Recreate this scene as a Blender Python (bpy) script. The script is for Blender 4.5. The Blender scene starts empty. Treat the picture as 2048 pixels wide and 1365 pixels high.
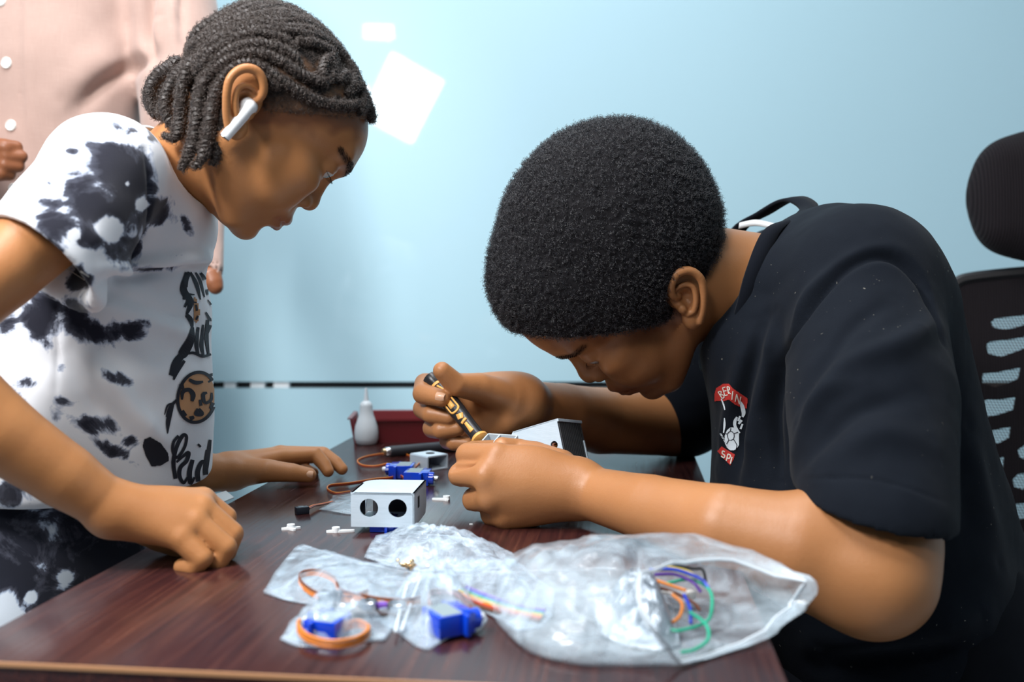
import bpy, bmesh, math, random
import numpy as np
from mathutils import Vector, Matrix
from mathutils.bvhtree import BVHTree

random.seed(7)
RNG = np.random.default_rng(11)
SC = bpy.context.scene
COL = SC.collection

# ---------------------------------------------------------------- camera
FPX, CX, CY = 1991.0, 1024.0, 682.5          # focal length in pixels of the 2048 x 1365 frame
CAMZ, TBL = 0.967, 0.75                      # eye height, table top height
TILT = math.atan2(103.5, FPX)
cam_data = bpy.data.cameras.new('camera')
cam_data.sensor_fit = 'HORIZONTAL'
cam_data.sensor_width = 36.0
cam_data.lens = 36.0 * FPX / 2048.0
cam_data.clip_start = 0.02
cam_data.dof.use_dof = True
cam_data.dof.focus_distance = 0.96
cam_data.dof.aperture_fstop = 4.5
cam = bpy.data.objects.new('camera', cam_data)
COL.objects.link(cam)
cam.location = (0, 0, CAMZ)
cam.rotation_euler = (math.pi / 2 - TILT, 0, 0)
SC.camera = cam

# ---------------------------------------------------------------- light and exposure
SC.view_settings.view_transform = 'Standard'
SC.view_settings.look = 'None'
SC.view_settings.gamma = 1.0
SC.view_settings.use_curve_mapping = False
SC.view_settings.exposure = -0.13
world = bpy.data.worlds.new('world')
SC.world = world
world.use_nodes = True
wbg = world.node_tree.nodes['Background']
wbg.inputs['Color'].default_value = (0.46, 0.68, 0.95, 1)
wbg.inputs['Strength'].default_value = 0.06


def area_light(name, loc, target, sx, sy, power, color, spread=180):
    d = bpy.data.lights.new(name, 'AREA')
    d.shape = 'RECTANGLE'
    d.size, d.size_y = sx, sy
    d.energy = power
    d.color = color
    d.spread = math.radians(spread)
    o = bpy.data.objects.new(name, d)
    COL.objects.link(o)
    o.location = loc
    v = Vector(target) - Vector(loc)
    o.rotation_euler = v.to_track_quat('-Z', 'Y').to_euler()
    return o


WALL_Y = 2.05
# lamp on a stand behind the photographer (mirrored in the glossy wall)
key = area_light('studio_lamp', (-0.515, -0.62, 1.86), (-0.2, 2.0, 1.2), 0.27, 0.33, 8, (1.0, 0.97, 0.92))
key.rotation_euler.rotate_axis('Z', math.radians(-27))
spot_ = area_light('ceiling_spot_lamp', (-0.60, -0.45, 2.125), (-0.2, 2.0, 1.2), 0.13, 0.06, 0.8, (1.0, 0.97, 0.92))
# tall lamp to the left
side = area_light('left_lamp', (-0.665, 0.27, 1.66), (-0.24, 0.88, 1.08), 0.20, 0.20, 17, (1.0, 0.98, 0.97))
# ceiling panel over the table, a little to the left
top = area_light('overhead_panel_light', (-0.46, 0.60, 2.60), (-0.35, 0.80, 0.0), 0.80, 0.70, 34, (0.98, 0.98, 1.0))
# long overhead strip added to brighten the wall, no known fixture
wash = area_light('wall_fill_strip', (0.1, 0.15, 2.62), (0.0, 2.05, 1.1), 2.6, 0.14, 8, (0.90, 0.97, 1.0))

# extra panel added overhead nearer the wall to brighten the boy's far forearm
back = area_light('overhead_panel_light', (0.05, 1.55, 2.62), (0.08, 1.35, 0.0), 0.6, 0.4, 10, (0.98, 0.98, 1.0))
# invented spot, added to make the wall glow behind the girl
sp_d = bpy.data.lights.new('wall_fill_spot', 'SPOT')
sp_d.energy = 55
sp_d.spot_size = math.radians(40)
sp_d.spot_blend = 1.0
sp_d.shadow_soft_size = 0.06
sp_d.color = (0.93, 0.97, 1.0)
sp_o = bpy.data.objects.new('wall_fill_spot', sp_d)
COL.objects.link(sp_o)
sp_o.location = (-0.35, 0.85, 2.6)
sp_o.rotation_euler = (Vector((-0.50, 2.05, 0.88)) - Vector(sp_o.location)).to_track_quat('-Z', 'Y').to_euler()

# ---------------------------------------------------------------- pixel to place


def ray(px, py):
    v = (CY - py) / FPX
    c, s = math.cos(TILT), math.sin(TILT)
    return np.array([(px - CX) / FPX, c + s * v, -s + c * v])


def P(px, py, Y):
    r = ray(px, py)
    return np.array([0, 0, CAMZ]) + r * (Y / r[1])


def T(px, py, z=TBL):
    r = ray(px, py)
    return np.array([0, 0, CAMZ]) + r * ((z - CAMZ) / r[2])


def R_(px, Y):
    return px * Y / FPX


def to_px(v):
    v = np.asarray(v, float) - np.array([0, 0, CAMZ])
    c, s = math.cos(TILT), math.sin(TILT)
    fwd = v[..., 1] * c - v[..., 2] * s
    up = v[..., 1] * s + v[..., 2] * c
    return np.stack([CX + FPX * v[..., 0] / fwd, CY - FPX * up / fwd], -1)


# ---------------------------------------------------------------- materials
MATS = {}


def mat(name, color, rough=0.5, metal=0.0, spec=0.5, coat=0.0, coat_rough=0.05, sheen=0.0, alpha=1.0,
        trans=0.0, sss=0.0, emit=0.0, ior=1.45):
    m = bpy.data.materials.new(name)
    m.use_nodes = True
    b = m.node_tree.nodes['Principled BSDF']
    i = b.inputs
    i['Base Color'].default_value = (*color, 1)
    i['Roughness'].default_value = rough
    i['Metallic'].default_value = metal
    i['Specular IOR Level'].default_value = spec
    i['Coat Weight'].default_value = coat
    i['Coat Roughness'].default_value = coat_rough
    i['Sheen Weight'].default_value = sheen
    i['Alpha'].default_value = alpha
    i['Transmission Weight'].default_value = trans
    i['IOR'].default_value = ior
    if sss:
        i['Subsurface Weight'].default_value = sss
        i['Subsurface Radius'].default_value = (0.012, 0.005, 0.003)
        i['Subsurface Scale'].default_value = 0.5
    if emit:
        i['Emission Color'].default_value = (*color, 1)
        i['Emission Strength'].default_value = emit
    MATS[name] = m
    return m


class NT:
    """small helper around one material's nodes"""

    def __init__(s, m):
        s.m = m
        s.t = m.node_tree
        s.b = s.t.nodes['Principled BSDF']

    def n(s, kind, **kw):
        x = s.t.nodes.new(kind)
        for k, v in kw.items():
            if k.startswith('i_'):
                key_ = k[2:].replace('_', ' ')
                x.inputs[key_].default_value = v
            else:
                setattr(x, k, v)
        return x

    def l(s, a, b):
        s.t.links.new(a, b)

    def coord(s, scale=(1, 1, 1), rot=(0, 0, 0), kind='Object'):
        c = s.n('ShaderNodeTexCoord')
        mp = s.n('ShaderNodeMapping')
        mp.inputs['Scale'].default_value = scale
        mp.inputs['Rotation'].default_value = rot
        s.l(c.outputs[kind], mp.inputs['Vector'])
        return mp.outputs['Vector']

    def noise(s, vec, scale, detail=3, rough=0.55, dist=0.0):
        x = s.n('ShaderNodeTexNoise')
        x.inputs['Scale'].default_value = scale
        x.inputs['Detail'].default_value = detail
        x.inputs['Roughness'].default_value = rough
        x.inputs['Distortion'].default_value = dist
        if vec is not None:
            s.l(vec, x.inputs['Vector'])
        return x.outputs['Fac']

    def ramp(s, fac, stops):
        r = s.n('ShaderNodeValToRGB')
        e = r.color_ramp.elements
        while len(e) < len(stops):
            e.new(0.5)
        for k, (p, c) in enumerate(stops):
            e[k].position = p
            e[k].color = (*c, 1) if len(c) == 3 else c
        s.l(fac, r.inputs['Fac'])
        return r.outputs['Color']

    def mix(s, fac, a, b, mode='MIX'):
        x = s.n('ShaderNodeMix', data_type='RGBA', blend_type=mode)
        for sock, v in ((x.inputs[0], fac), (x.inputs[6], a), (x.inputs[7], b)):
            if hasattr(v, 'is_linked') or hasattr(v, 'links'):
                s.l(v, sock)
            elif isinstance(v, (int, float)):
                sock.default_value = v
            else:
                sock.default_value = (*v, 1)
        return x.outputs[2]

    def math(s, op, a, b=0.0, c=None):
        x = s.n('ShaderNodeMath', operation=op)
        for k, v in enumerate((a, b) if c is None else (a, b, c)):
            if isinstance(v, (int, float)):
                x.inputs[k].default_value = v
            else:
                s.l(v, x.inputs[k])
        return x.outputs[0]

    def attr(s, name):
        a = s.n('ShaderNodeAttribute', attribute_name=name)
        return a.outputs['Fac']

    def bump(s, h, strength=0.3, dist=0.002):
        x = s.n('ShaderNodeBump')
        x.inputs['Strength'].default_value = strength
        x.inputs['Distance'].default_value = dist
        s.l(h, x.inputs['Height'])
        s.l(x.outputs['Normal'], s.b.inputs['Normal'])

    def base(s, c):
        s.l(c, s.b.inputs['Base Color'])


def skin_material(name, light, dark, rough=0.42):
    m = mat(name, light, rough, spec=0.45, sss=0.10)
    t = NT(m)
    v = t.coord()
    a = t.noise(v, 16, 4)
    c = t.mix(t.ramp(a, [(0.2, (0.35, 0.35, 0.35)), (0.8, (1, 1, 1))]), dark, light)
    c = t.mix(t.math('MULTIPLY', t.attr('lip'), 0.85), c, (dark[0] * 0.75, dark[1] * 0.5, dark[2] * 0.62))
    c = t.mix(t.attr('pale'), c, (min(1, light[0] * 1.55), light[1] * 1.75, light[2] * 2.3))
    c = t.mix(t.math('MULTIPLY', t.attr('deep'), 0.8), c, (dark[0] * 0.45, dark[1] * 0.38, dark[2] * 0.42))
    c = t.mix(t.attr('brow'), c, (0.012, 0.008, 0.007))
    t.base(c)
    f = t.noise(v, 900, 2)
    f2 = t.noise(v, 240, 3)
    t.bump(t.math('ADD', f, f2), 0.22, 0.0006)
    return m


# ---------------------------------------------------------------- objects


def new_mesh_obj(name, verts, faces, material=None, parent=None, smooth=True, attrs=None):
    """verts (n,3) array, faces list or (m,3|4) array -> linked mesh object"""
    me = bpy.data.meshes.new(name)
    verts = np.asarray(verts, np.float32)
    if isinstance(faces, np.ndarray):
        m, k = faces.shape
        me.vertices.add(len(verts))
        me.vertices.foreach_set('co', verts.ravel())
        me.loops.add(m * k)
        me.loops.foreach_set('vertex_index', faces.astype(np.int32).ravel())
        me.polygons.add(m)
        me.polygons.foreach_set('loop_start', np.arange(0, m * k, k, dtype=np.int32))
        me.update(calc_edges=True)
    else:
        me.from_pydata([tuple(map(float, q)) for q in verts], [], faces)
        me.update()
    if smooth:
        me.polygons.foreach_set('use_smooth', np.ones(len(me.polygons), dtype=bool))
    if attrs:
        for an, av in attrs.items():
            at = me.attributes.new(an, 'FLOAT', 'POINT')
            at.data.foreach_set('value', np.asarray(av, np.float32))
    if material is not None:
        me.materials.append(material)
    o = bpy.data.objects.new(name, me)
    COL.objects.link(o)
    if parent is not None:
        o.parent = parent
        if parent.type == 'EMPTY':
            o.matrix_parent_inverse = Matrix.Translation(-Vector(parent.location))
    return o


def thing(name, label, cat, loc=(0, 0, 0), group=None):
    o = bpy.data.objects.new(name, None)
    o.location = [float(q) for q in loc]
    o.empty_display_size = 0.05
    COL.objects.link(o)
    o['label'] = label
    o['category'] = cat
    if group:
        o['group'] = group
    return o


def tag(o, label, cat, group=None):
    o['label'] = label
    o['category'] = cat
    if group:
        o['group'] = group
    return o


def struct(o):
    o['kind'] = 'structure'
    return o


class MB:
    """collects simple shapes into one mesh (one part)"""

    def __init__(s):
        s.v = []
        s.f = []

    def add(s, v, f):
        b = len(s.v)
        s.v += [tuple(map(float, q)) for q in v]
        s.f += [tuple(i + b for i in q) for q in f]
        return s

    def box(s, c, size, M=None, bevel=0.0):
        bm = bmesh.new()
        bmesh.ops.create_cube(bm, size=1.0)
        bmesh.ops.scale(bm, vec=size, verts=bm.verts)
        if bevel:
            bmesh.ops.bevel(bm, geom=list(bm.edges), offset=bevel, segments=2, profile=0.5, affect='EDGES')
        return s._bm(bm, c, M)

    def _bm(s, bm, c, M):
        M = M if M is not None else np.eye(3)
        bm.verts.index_update()
        v = [np.asarray(c) + M @ np.array(q.co) for q in bm.verts]
        f = [tuple(q.index for q in p.verts) for p in bm.faces]
        bm.free()
        return s.add(v, f)

    def prism(s, poly, z0, z1, c=(0, 0, 0), M=None, holes=None):
        """extruded polygon (local xy) between z0 and z1, optional round holes [(x,y,r)]"""
        bm = bmesh.new()
        loops = [poly]
        for (hx, hy, hr) in holes or []:
            loops.append([(hx + hr * math.cos(a), hy + hr * math.sin(a)) for a in np.linspace(0, 2 * math.pi, 29)[:-1]])
        edges = []
        for lp in loops:
            vs = [bm.verts.new((x, y, z0)) for x, y in lp]
            edges += [bm.edges.new((vs[i], vs[(i + 1) % len(vs)])) for i in range(len(vs))]
        r = bmesh.ops.triangle_fill(bm, use_beauty=True, use_dissolve=False, edges=edges)
        fs = [g for g in r['geom'] if isinstance(g, bmesh.types.BMFace)]
        e = bmesh.ops.extrude_face_region(bm, geom=fs)
        vs = [g for g in e['geom'] if isinstance(g, bmesh.types.BMVert)]
        bmesh.ops.translate(bm, verts=vs, vec=(0, 0, z1 - z0))
        bmesh.ops.recalc_face_normals(bm, faces=bm.faces)
        return s._bm(bm, c, M)

    def tube(s, pts, r, n=8, caps=True, flat=1.0, up=None):
        pts = [np.asarray(q, float) for q in pts]
        rr = r if hasattr(r, '__len__') else [r] * len(pts)
        v, f = [], []
        prev = np.array(up, float) if up is not None else None
        for i, p in enumerate(pts):
            t = pts[min(i + 1, len(pts) - 1)] - pts[max(i - 1, 0)]
            t = t / (np.linalg.norm(t) + 1e-12)
            if prev is None:
                prev = np.array([0, 0, 1.0]) if abs(t[2]) < 0.9 else np.array([1.0, 0, 0])
            a = prev - t * prev.dot(t)
            a /= np.linalg.norm(a) + 1e-12
            b = np.cross(t, a)
            prev = a
            for k in range(n):
                w = 2 * math.pi * k / n
                v.append(p + rr[i] * (math.cos(w) * a * flat + math.sin(w) * b))
        for i in range(len(pts) - 1):
            for k in range(n):
                f.append((i * n + k, i * n + (k + 1) % n, (i + 1) * n + (k + 1) % n, (i + 1) * n + k))
        if caps:
            f.append(tuple(range(n - 1, -1, -1)))
            f.append(tuple((len(pts) - 1) * n + k for k in range(n)))
        return s.add(v, f)

    def lathe(s, prof, c=(0, 0, 0), M=None, n=28):
        """profile [(r,z)] turned about local z"""
        M = M if M is not None else np.eye(3)
        v, f = [], []
        for r, z in prof:
            for k in range(n):
                w = 2 * math.pi * k / n
                v.append(np.asarray(c) + M @ np.array([r * math.cos(w), r * math.sin(w), z]))
        for i in range(len(prof) - 1):
            for k in range(n):
                f.append((i * n + k, i * n + (k + 1) % n, (i + 1) * n + (k + 1) % n, (i + 1) * n + k))
        f.append(tuple(range(n - 1, -1, -1)))
        f.append(tuple((len(prof) - 1) * n + k for k in range(n)))
        return s.add(v, f)

    def build(s, name, material, parent=None, smooth=False):
        o = new_mesh_obj(name, np.array(s.v), s.f, material, parent, smooth=False)
        if smooth:
            me = o.data
            me.polygons.foreach_set('use_smooth', np.ones(len(me.polygons), dtype=bool))
            me.set_sharp_from_angle(angle=math.radians(38))
        return o


def basis(zaxis, xhint=(1, 0, 0)):
    z = np.asarray(zaxis, float)
    z /= np.linalg.norm(z)
    x = np.asarray(xhint, float)
    x = x - z * x.dot(z)
    x /= np.linalg.norm(x)
    return np.stack([x, np.cross(z, x), z], 1)


def rotz(a):
    c, s = math.cos(a), math.sin(a)
    return np.array([[c, -s, 0], [s, c, 0], [0, 0, 1.0]])


def rot_axis(axis, a):
    return np.array(Matrix.Rotation(a, 3, Vector(axis)))


def catmull(pts, per=8):
    pts = [np.asarray(p, float) for p in pts]
    q = [2 * pts[0] - pts[1]] + pts + [2 * pts[-1] - pts[-2]]
    out = []
    for i in range(1, len(q) - 2):
        for k in range(per):
            t = k / per
            a, b, c, d = q[i - 1], q[i], q[i + 1], q[i + 2]
            out.append(0.5 * (2 * b + (c - a) * t + (2 * a - 5 * b + 4 * c - d) * t * t + (3 * b - a - 3 * c + d) * t ** 3))
    out.append(pts[-1])
    return out


# ---------------------------------------------------------------- sculpting with distance fields


def vnoise(p, scale, seed=0):
    """smooth value noise, p (n,3) -> (n,) in -1..1"""
    q = np.asarray(p, float) * scale + seed * 17.37
    i = np.floor(q).astype(np.int64)
    f = q - i
    f = f * f * (3 - 2 * f)

    def hsh(x, y, z):
        h = (x * 374761393 + y * 668265263 + z * 2147483647 + seed * 1013) & 0xFFFFFFFF
        h = ((h ^ (h >> 13)) * 1274126177) & 0xFFFFFFFF
        return ((h ^ (h >> 16)) & 0xFFFF) / 32767.5 - 1.0
    r = 0
    for dx in (0, 1):
        wx = f[:, 0] if dx else 1 - f[:, 0]
        for dy in (0, 1):
            wy = f[:, 1] if dy else 1 - f[:, 1]
            for dz in (0, 1):
                wz = f[:, 2] if dz else 1 - f[:, 2]
                r = r + wx * wy * wz * hsh(i[:, 0] + dx, i[:, 1] + dy, i[:, 2] + dz)
    return r


def fbm(p, scale, octaves=3, seed=0):
    r, a, t = 0, 1.0, 0
    for o in range(octaves):
        r = r + a * vnoise(p, scale * 2 ** o, seed + o)
        t += a
        a *= 0.5
    return r / t


class Sculpt:
    """a list of soft shapes joined into one continuous skin"""

    def __init__(s, h):
        s.h = h
        s.ops = []

    def _put(s, fn, lo, hi, k, mode):
        s.ops.append((fn, np.asarray(lo, float), np.asarray(hi, float), k, mode))
        return s

    def cap(s, a, b, ra, rb=None, k=0.01, mode='u', flat=None):
        """tapered capsule a-b; flat=(direction, factor) squeezes it along a direction"""
        a, b = np.asarray(a, float), np.asarray(b, float)
        rb = ra if rb is None else rb
        R = max(ra, rb) * (max(1.0, flat[1]) if flat else 1.0)
        ba = b - a
        L2 = float(ba.dot(ba)) + 1e-12
        if flat:
            nrm = np.asarray(flat[0], float)
            nrm = nrm / np.linalg.norm(nrm)
            g = 1.0 / flat[1]

        def fn(X, Y, Z):
            px, py, pz = X - a[0], Y - a[1], Z - a[2]
            t = np.clip((px * ba[0] + py * ba[1] + pz * ba[2]) / L2, 0, 1)
            dx, dy, dz = px - t * ba[0], py - t * ba[1], pz - t * ba[2]
            if flat:
                q = (dx * nrm[0] + dy * nrm[1] + dz * nrm[2]) * (g - 1)
                dx, dy, dz = dx + q * nrm[0], dy + q * nrm[1], dz + q * nrm[2]
            d = np.sqrt(dx * dx + dy * dy + dz * dz) - (ra + t * (rb - ra))
            return d * (min(1.0, flat[1]) if flat else 1.0)
        return s._put(fn, np.minimum(a, b) - R, np.maximum(a, b) + R, k, mode)

    def chain(s, pts, radii, k=0.01, mode='u', flat=None):
        """tapered capsules end to end, without swelling at the joints"""
        tmp = Sculpt(s.h)
        for i in range(len(pts) - 1):
            tmp.cap(pts[i], pts[i + 1], radii[i], radii[i + 1], k, mode, flat)
        fns = [o[0] for o in tmp.ops]
        kin = 0.35 * min(k, float(np.mean(radii)))

        def fn(X, Y, Z):
            d = fns[0](X, Y, Z)
            for f in fns[1:]:
                e = f(X, Y, Z)
                w = np.maximum(kin - np.abs(d - e), 0) / kin
                d = np.minimum(d, e) - w * w * (kin * 0.12)
            return d
        return s._put(fn, np.min([o[1] for o in tmp.ops], 0), np.max([o[2] for o in tmp.ops], 0), k, mode)

    def ell(s, c, r, M=None, k=0.01, mode='u'):
        c = np.asarray(c, float)
        r = np.asarray(r if hasattr(r, '__len__') else (r, r, r), float)
        M = np.eye(3) if M is None else np.asarray(M, float)
        ext = np.sqrt(((M * r) ** 2).sum(1))
        A = M.T

        def fn(X, Y, Z):
            x, y, z = X - c[0], Y - c[1], Z - c[2]
            q = [(A[i, 0] * x + A[i, 1] * y + A[i, 2] * z) / r[i] for i in range(3)]
            k0 = np.sqrt(q[0] ** 2 + q[1] ** 2 + q[2] ** 2)
            k1 = np.sqrt((q[0] / r[0]) ** 2 + (q[1] / r[1]) ** 2 + (q[2] / r[2]) ** 2)
            return k0 * (k0 - 1) / np.maximum(k1, 1e-6)
        return s._put(fn, c - ext, c + ext, k, mode)

    def box(s, c, r, M=None, rnd=0.005, k=0.01, mode='u'):
        c = np.asarray(c, float)
        r = np.asarray(r, float) - rnd
        M = np.eye(3) if M is None else np.asarray(M, float)
        ext = np.abs(M) @ (r + rnd)
        A = M.T

        def fn(X, Y, Z):
            x, y, z = X - c[0], Y - c[1], Z - c[2]
            q = [np.abs(A[i, 0] * x + A[i, 1] * y + A[i, 2] * z) - r[i] for i in range(3)]
            o = np.sqrt(sum(np.maximum(w, 0) ** 2 for w in q))
            return o + np.minimum(np.maximum(np.maximum(q[0], q[1]), q[2]), 0) - rnd
        return s._put(fn, c - ext, c + ext, k, mode)

    def build(s, clip=None):
        h = s.h
        us = [o for o in s.ops if o[4] == 'u']
        lo = np.min([o[1] - o[3] for o in us], 0) - 3 * h
        hi = np.max([o[2] + o[3] for o in us], 0) + 3 * h
        n = np.ceil((hi - lo) / h).astype(int) + 1
        F = np.full(n, 1e3, np.float32)
        ax = [lo[i] + h * np.arange(n[i]) for i in range(3)]
        for fn, a, b, k, mode in s.ops:
            pad = k + 3 * h
            i0 = np.maximum(np.floor((a - pad - lo) / h).astype(int), 0)
            i1 = np.minimum(np.ceil((b + pad - lo) / h).astype(int) + 1, n)
            if np.any(i1 <= i0):
                continue
            sl = tuple(slice(i0[i], i1[i]) for i in range(3))
            X = ax[0][sl[0]].astype(np.float32)[:, None, None]
            Y = ax[1][sl[1]].astype(np.float32)[None, :, None]
            Z = ax[2][sl[2]].astype(np.float32)[None, None, :]
            d = fn(X, Y, Z)
            A = F[sl]
            if mode == 'u':
                w = np.maximum(k - np.abs(A - d), 0) / k
                F[sl] = np.minimum(A, d) - w * w * (k * 0.25)
            else:
                w = np.maximum(k - np.abs(A + d), 0) / k
                F[sl] = np.maximum(A, -d) + w * w * (k * 0.25)
        return surface_nets(F, lo, h)


def surface_nets(F, lo, h):
    S = F < 0
    n = F.shape
    c = np.zeros(tuple(x - 1 for x in n), np.int8)
    for dx in (0, 1):
        for dy in (0, 1):
            for dz in (0, 1):
                c += S[dx:n[0] - 1 + dx, dy:n[1] - 1 + dy, dz:n[2] - 1 + dz]
    idx = np.argwhere((c > 0) & (c < 8))
    del c
    I, J, K = idx.T
    corners = {}
    for dx in (0, 1):
        for dy in (0, 1):
            for dz in (0, 1):
                corners[dx, dy, dz] = F[I + dx, J + dy, K + dz].astype(np.float64)
    acc = np.zeros((len(idx), 3))
    cnt = np.zeros(len(idx))
    keys = list(corners)
    for a in keys:
        for ax in range(3):
            if a[ax]:
                continue
            b = list(a)
            b[ax] = 1
            va, vb = corners[a], corners[tuple(b)]
            m = (va < 0) != (vb < 0)
            t = np.where(m, va / np.where(m, va - vb, 1), 0)
            p = np.tile(np.array(a, float), (len(idx), 1))
            p[:, ax] = t
            acc += p * m[:, None]
            cnt += m
    V = lo + h * (idx + acc / cnt[:, None])
    M = np.full(tuple(x - 1 for x in n), -1, np.int32)
    M[I, J, K] = np.arange(len(idx))
    faces = []
    for ax in range(3):
        s0 = [slice(1, -1)] * 3
        s1 = [slice(1, -1)] * 3
        s0[ax] = slice(0, -1)
        s1[ax] = slice(1, None)
        e = np.argwhere(S[tuple(s0)] != S[tuple(s1)])
        off = np.ones(3, int)
        off[ax] = 0
        e = e + off
        neg = S[e[:, 0], e[:, 1], e[:, 2]]
        u, w = (ax + 1) % 3, (ax + 2) % 3
        du, dw = np.zeros(3, int), np.zeros(3, int)
        du[u] = 1
        dw[w] = 1
        q = np.stack([M[tuple((e - du - dw).T)], M[tuple((e - dw).T)], M[tuple(e.T)], M[tuple((e - du).T)]], 1)
        q[~neg] = q[~neg][:, ::-1]
        faces.append(q)
    Fc = np.concatenate(faces)
    Fc = Fc[(Fc >= 0).all(1)]
    return V, Fc


def smooth_mesh(V, Fc, it=2, lam=0.5):
    e = np.concatenate([Fc[:, [0, 1]], Fc[:, [1, 2]], Fc[:, [2, 3]], Fc[:, [3, 0]]])
    e = np.concatenate([e, e[:, ::-1]])
    deg = np.bincount(e[:, 0], minlength=len(V))[:, None]
    for _ in range(it):
        s = np.stack([np.bincount(e[:, 0], V[e[:, 1], k], minlength=len(V)) for k in range(3)], 1)
        V = V + lam * (s / np.maximum(deg, 1) - V)
    return V


def normals(V, Fc):
    n = np.cross(V[Fc[:, 2]] - V[Fc[:, 0]], V[Fc[:, 3]] - V[Fc[:, 1]])
    N = np.zeros_like(V)
    for k in range(4):
        for j in range(3):
            N[:, j] += np.bincount(Fc[:, k], n[:, j], minlength=len(V))
    return N / (np.linalg.norm(N, axis=1, keepdims=True) + 1e-12)


def join(parts):
    V, Fc, b = [], [], 0
    for v, f in parts:
        V.append(v)
        Fc.append(f + b)
        b += len(v)
    return np.concatenate(V), np.concatenate(Fc)


def near(V, pts, r):
    """1 at the points falling to 0 at distance r"""
    out = np.zeros(len(V))
    for p in pts:
        rr = r
        if len(p) == 4:
            rr = p[3]
        d = np.linalg.norm(V - np.asarray(p[:3], float), axis=1)
        out = np.maximum(out, np.clip(1.6 * (1 - d / rr), 0, 1))
    return out


def seg_dist(V, pts):
    """distance of each vertex to a polyline"""
    out = np.full(len(V), 1e9)
    for a, b in zip(pts[:-1], pts[1:]):
        a, b = np.asarray(a, float), np.asarray(b, float)
        ba = b - a
        t = np.clip(((V - a) @ ba) / (ba @ ba + 1e-12), 0, 1)
        out = np.minimum(out, np.linalg.norm(V - a - t[:, None] * ba, axis=1))
    return out


class Frame:
    """a head's own frame: u right, v down (in pixels as seen), w away from the viewer; can be turned"""

    def __init__(s, px, py, Y, turn=None):
        s.px, s.py, s.Y = px, py, Y
        s.O = P(px, py, Y)
        W = ray(px, py)
        W = W / np.linalg.norm(W)
        U = np.cross(W, [0, 0, 1.0])
        U /= np.linalg.norm(U)
        V = np.cross(W, U)
        B = np.stack([U, V, W], 1)
        if turn is not None:
            (ax, ang) = turn                      # axis in (u,v,w)
            B = rot_axis(B @ np.asarray(ax, float), ang) @ B
        s.B = B
        s.s = np.linalg.norm(s.O - np.array([0, 0, CAMZ])) / FPX * 1.0

    def __call__(s, u, v, w=0.0):
        return s.O + s.s * (s.B @ np.array([u - s.px, v - s.py, w], float))

    def local(s, V):
        q = (np.asarray(V) - s.O) @ s.B / s.s
        return q + np.array([s.px, s.py, 0])

    def rot(s, deg):
        """basis turned in the picture plane by deg (clockwise as seen)"""
        a = math.radians(deg)
        c, n = math.cos(a), math.sin(a)
        return s.B @ np.array([[c, -n, 0], [n, c, 0], [0, 0, 1.0]])

# ================================================================ the room
m = mat('wall_blue_gloss', (0.36, 0.66, 0.78), 0.45, spec=0.2, coat=1.0, coat_rough=0.03)
t = NT(m)
v = t.coord()
t.base(t.mix(t.noise(v, 1.3, 3), (0.44, 0.66, 0.755), (0.48, 0.70, 0.795)))
f = t.noise(v, 380, 2)
t.bump(f, 0.05, 0.0004)
m = mat('groove_dark', (0.016, 0.012, 0.012), 0.4)
mat('room_paint', (0.55, 0.66, 0.72), 0.7)
mat('ceiling_paint', (0.75, 0.78, 0.8), 0.8)
m = mat('floor_tile', (0.35, 0.36, 0.38), 0.35)
t = NT(m)
t.base(t.mix(t.noise(t.coord(), 4, 5), (0.26, 0.27, 0.29), (0.40, 0.41, 0.43)))

XL, XR, YB, YF, ZC = -2.1, 2.3, WALL_Y, -1.9, 2.7


def slab(name, c, size, m_, parent=None, bevel=0.0):
    o = MB().box((0, 0, 0), size, bevel=bevel).build(name, MATS[m_])
    o.location = c
    if parent is not None:
        o.parent = parent
        if parent.type == 'EMPTY':
            o.matrix_parent_inverse = Matrix.Translation(-Vector(parent.location))
        else:
            o.matrix_parent_inverse = Matrix.Translation(-Vector(parent.location))
    return o


struct(slab('floor', ((XL + XR) / 2, (YB + YF) / 2, -0.03), (XR - XL, YB - YF + 0.3, 0.06), 'floor_tile'))
struct(slab('ceiling', ((XL + XR) / 2, (YB + YF) / 2, ZC + 0.03), (XR - XL, YB - YF + 0.3, 0.06), 'ceiling_paint'))
struct(slab('wall_left', (XL - 0.03, (YB + YF) / 2, ZC / 2), (0.06, YB - YF + 0.3, ZC), 'room_paint'))
struct(slab('wall_right', (XR + 0.03, (YB + YF) / 2, ZC / 2), (0.06, YB - YF + 0.3, ZC), 'room_paint'))
# the wall behind: dark backing with glossy blue panels over it, one dark joint between them
GZ = P(1024, 770.5, WALL_Y)[2]
GH = R_(6.5, WALL_Y)
wb = struct(slab('wall_back', ((XL + XR) / 2, YB + 0.05, ZC / 2), (XR - XL, 0.06, ZC), 'groove_dark'))
for (z0, z1) in ((0.0, GZ - GH), (GZ + GH, ZC)):
    slab('wall_panel', ((XL + XR) / 2, YB + 0.01, (z0 + z1) / 2), (XR - XL, 0.02, z1 - z0), 'wall_blue_gloss', wb)

# pale strips in the joint at the left, standing in for bright reflections
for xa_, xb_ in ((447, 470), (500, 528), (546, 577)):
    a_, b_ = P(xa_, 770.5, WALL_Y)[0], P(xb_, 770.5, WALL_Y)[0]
    slab('reflection_strip', ((a_ + b_) / 2, YB + 0.012, GZ), (b_ - a_, 0.016, GH * 1.9), 'ceiling_paint', wb)

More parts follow.
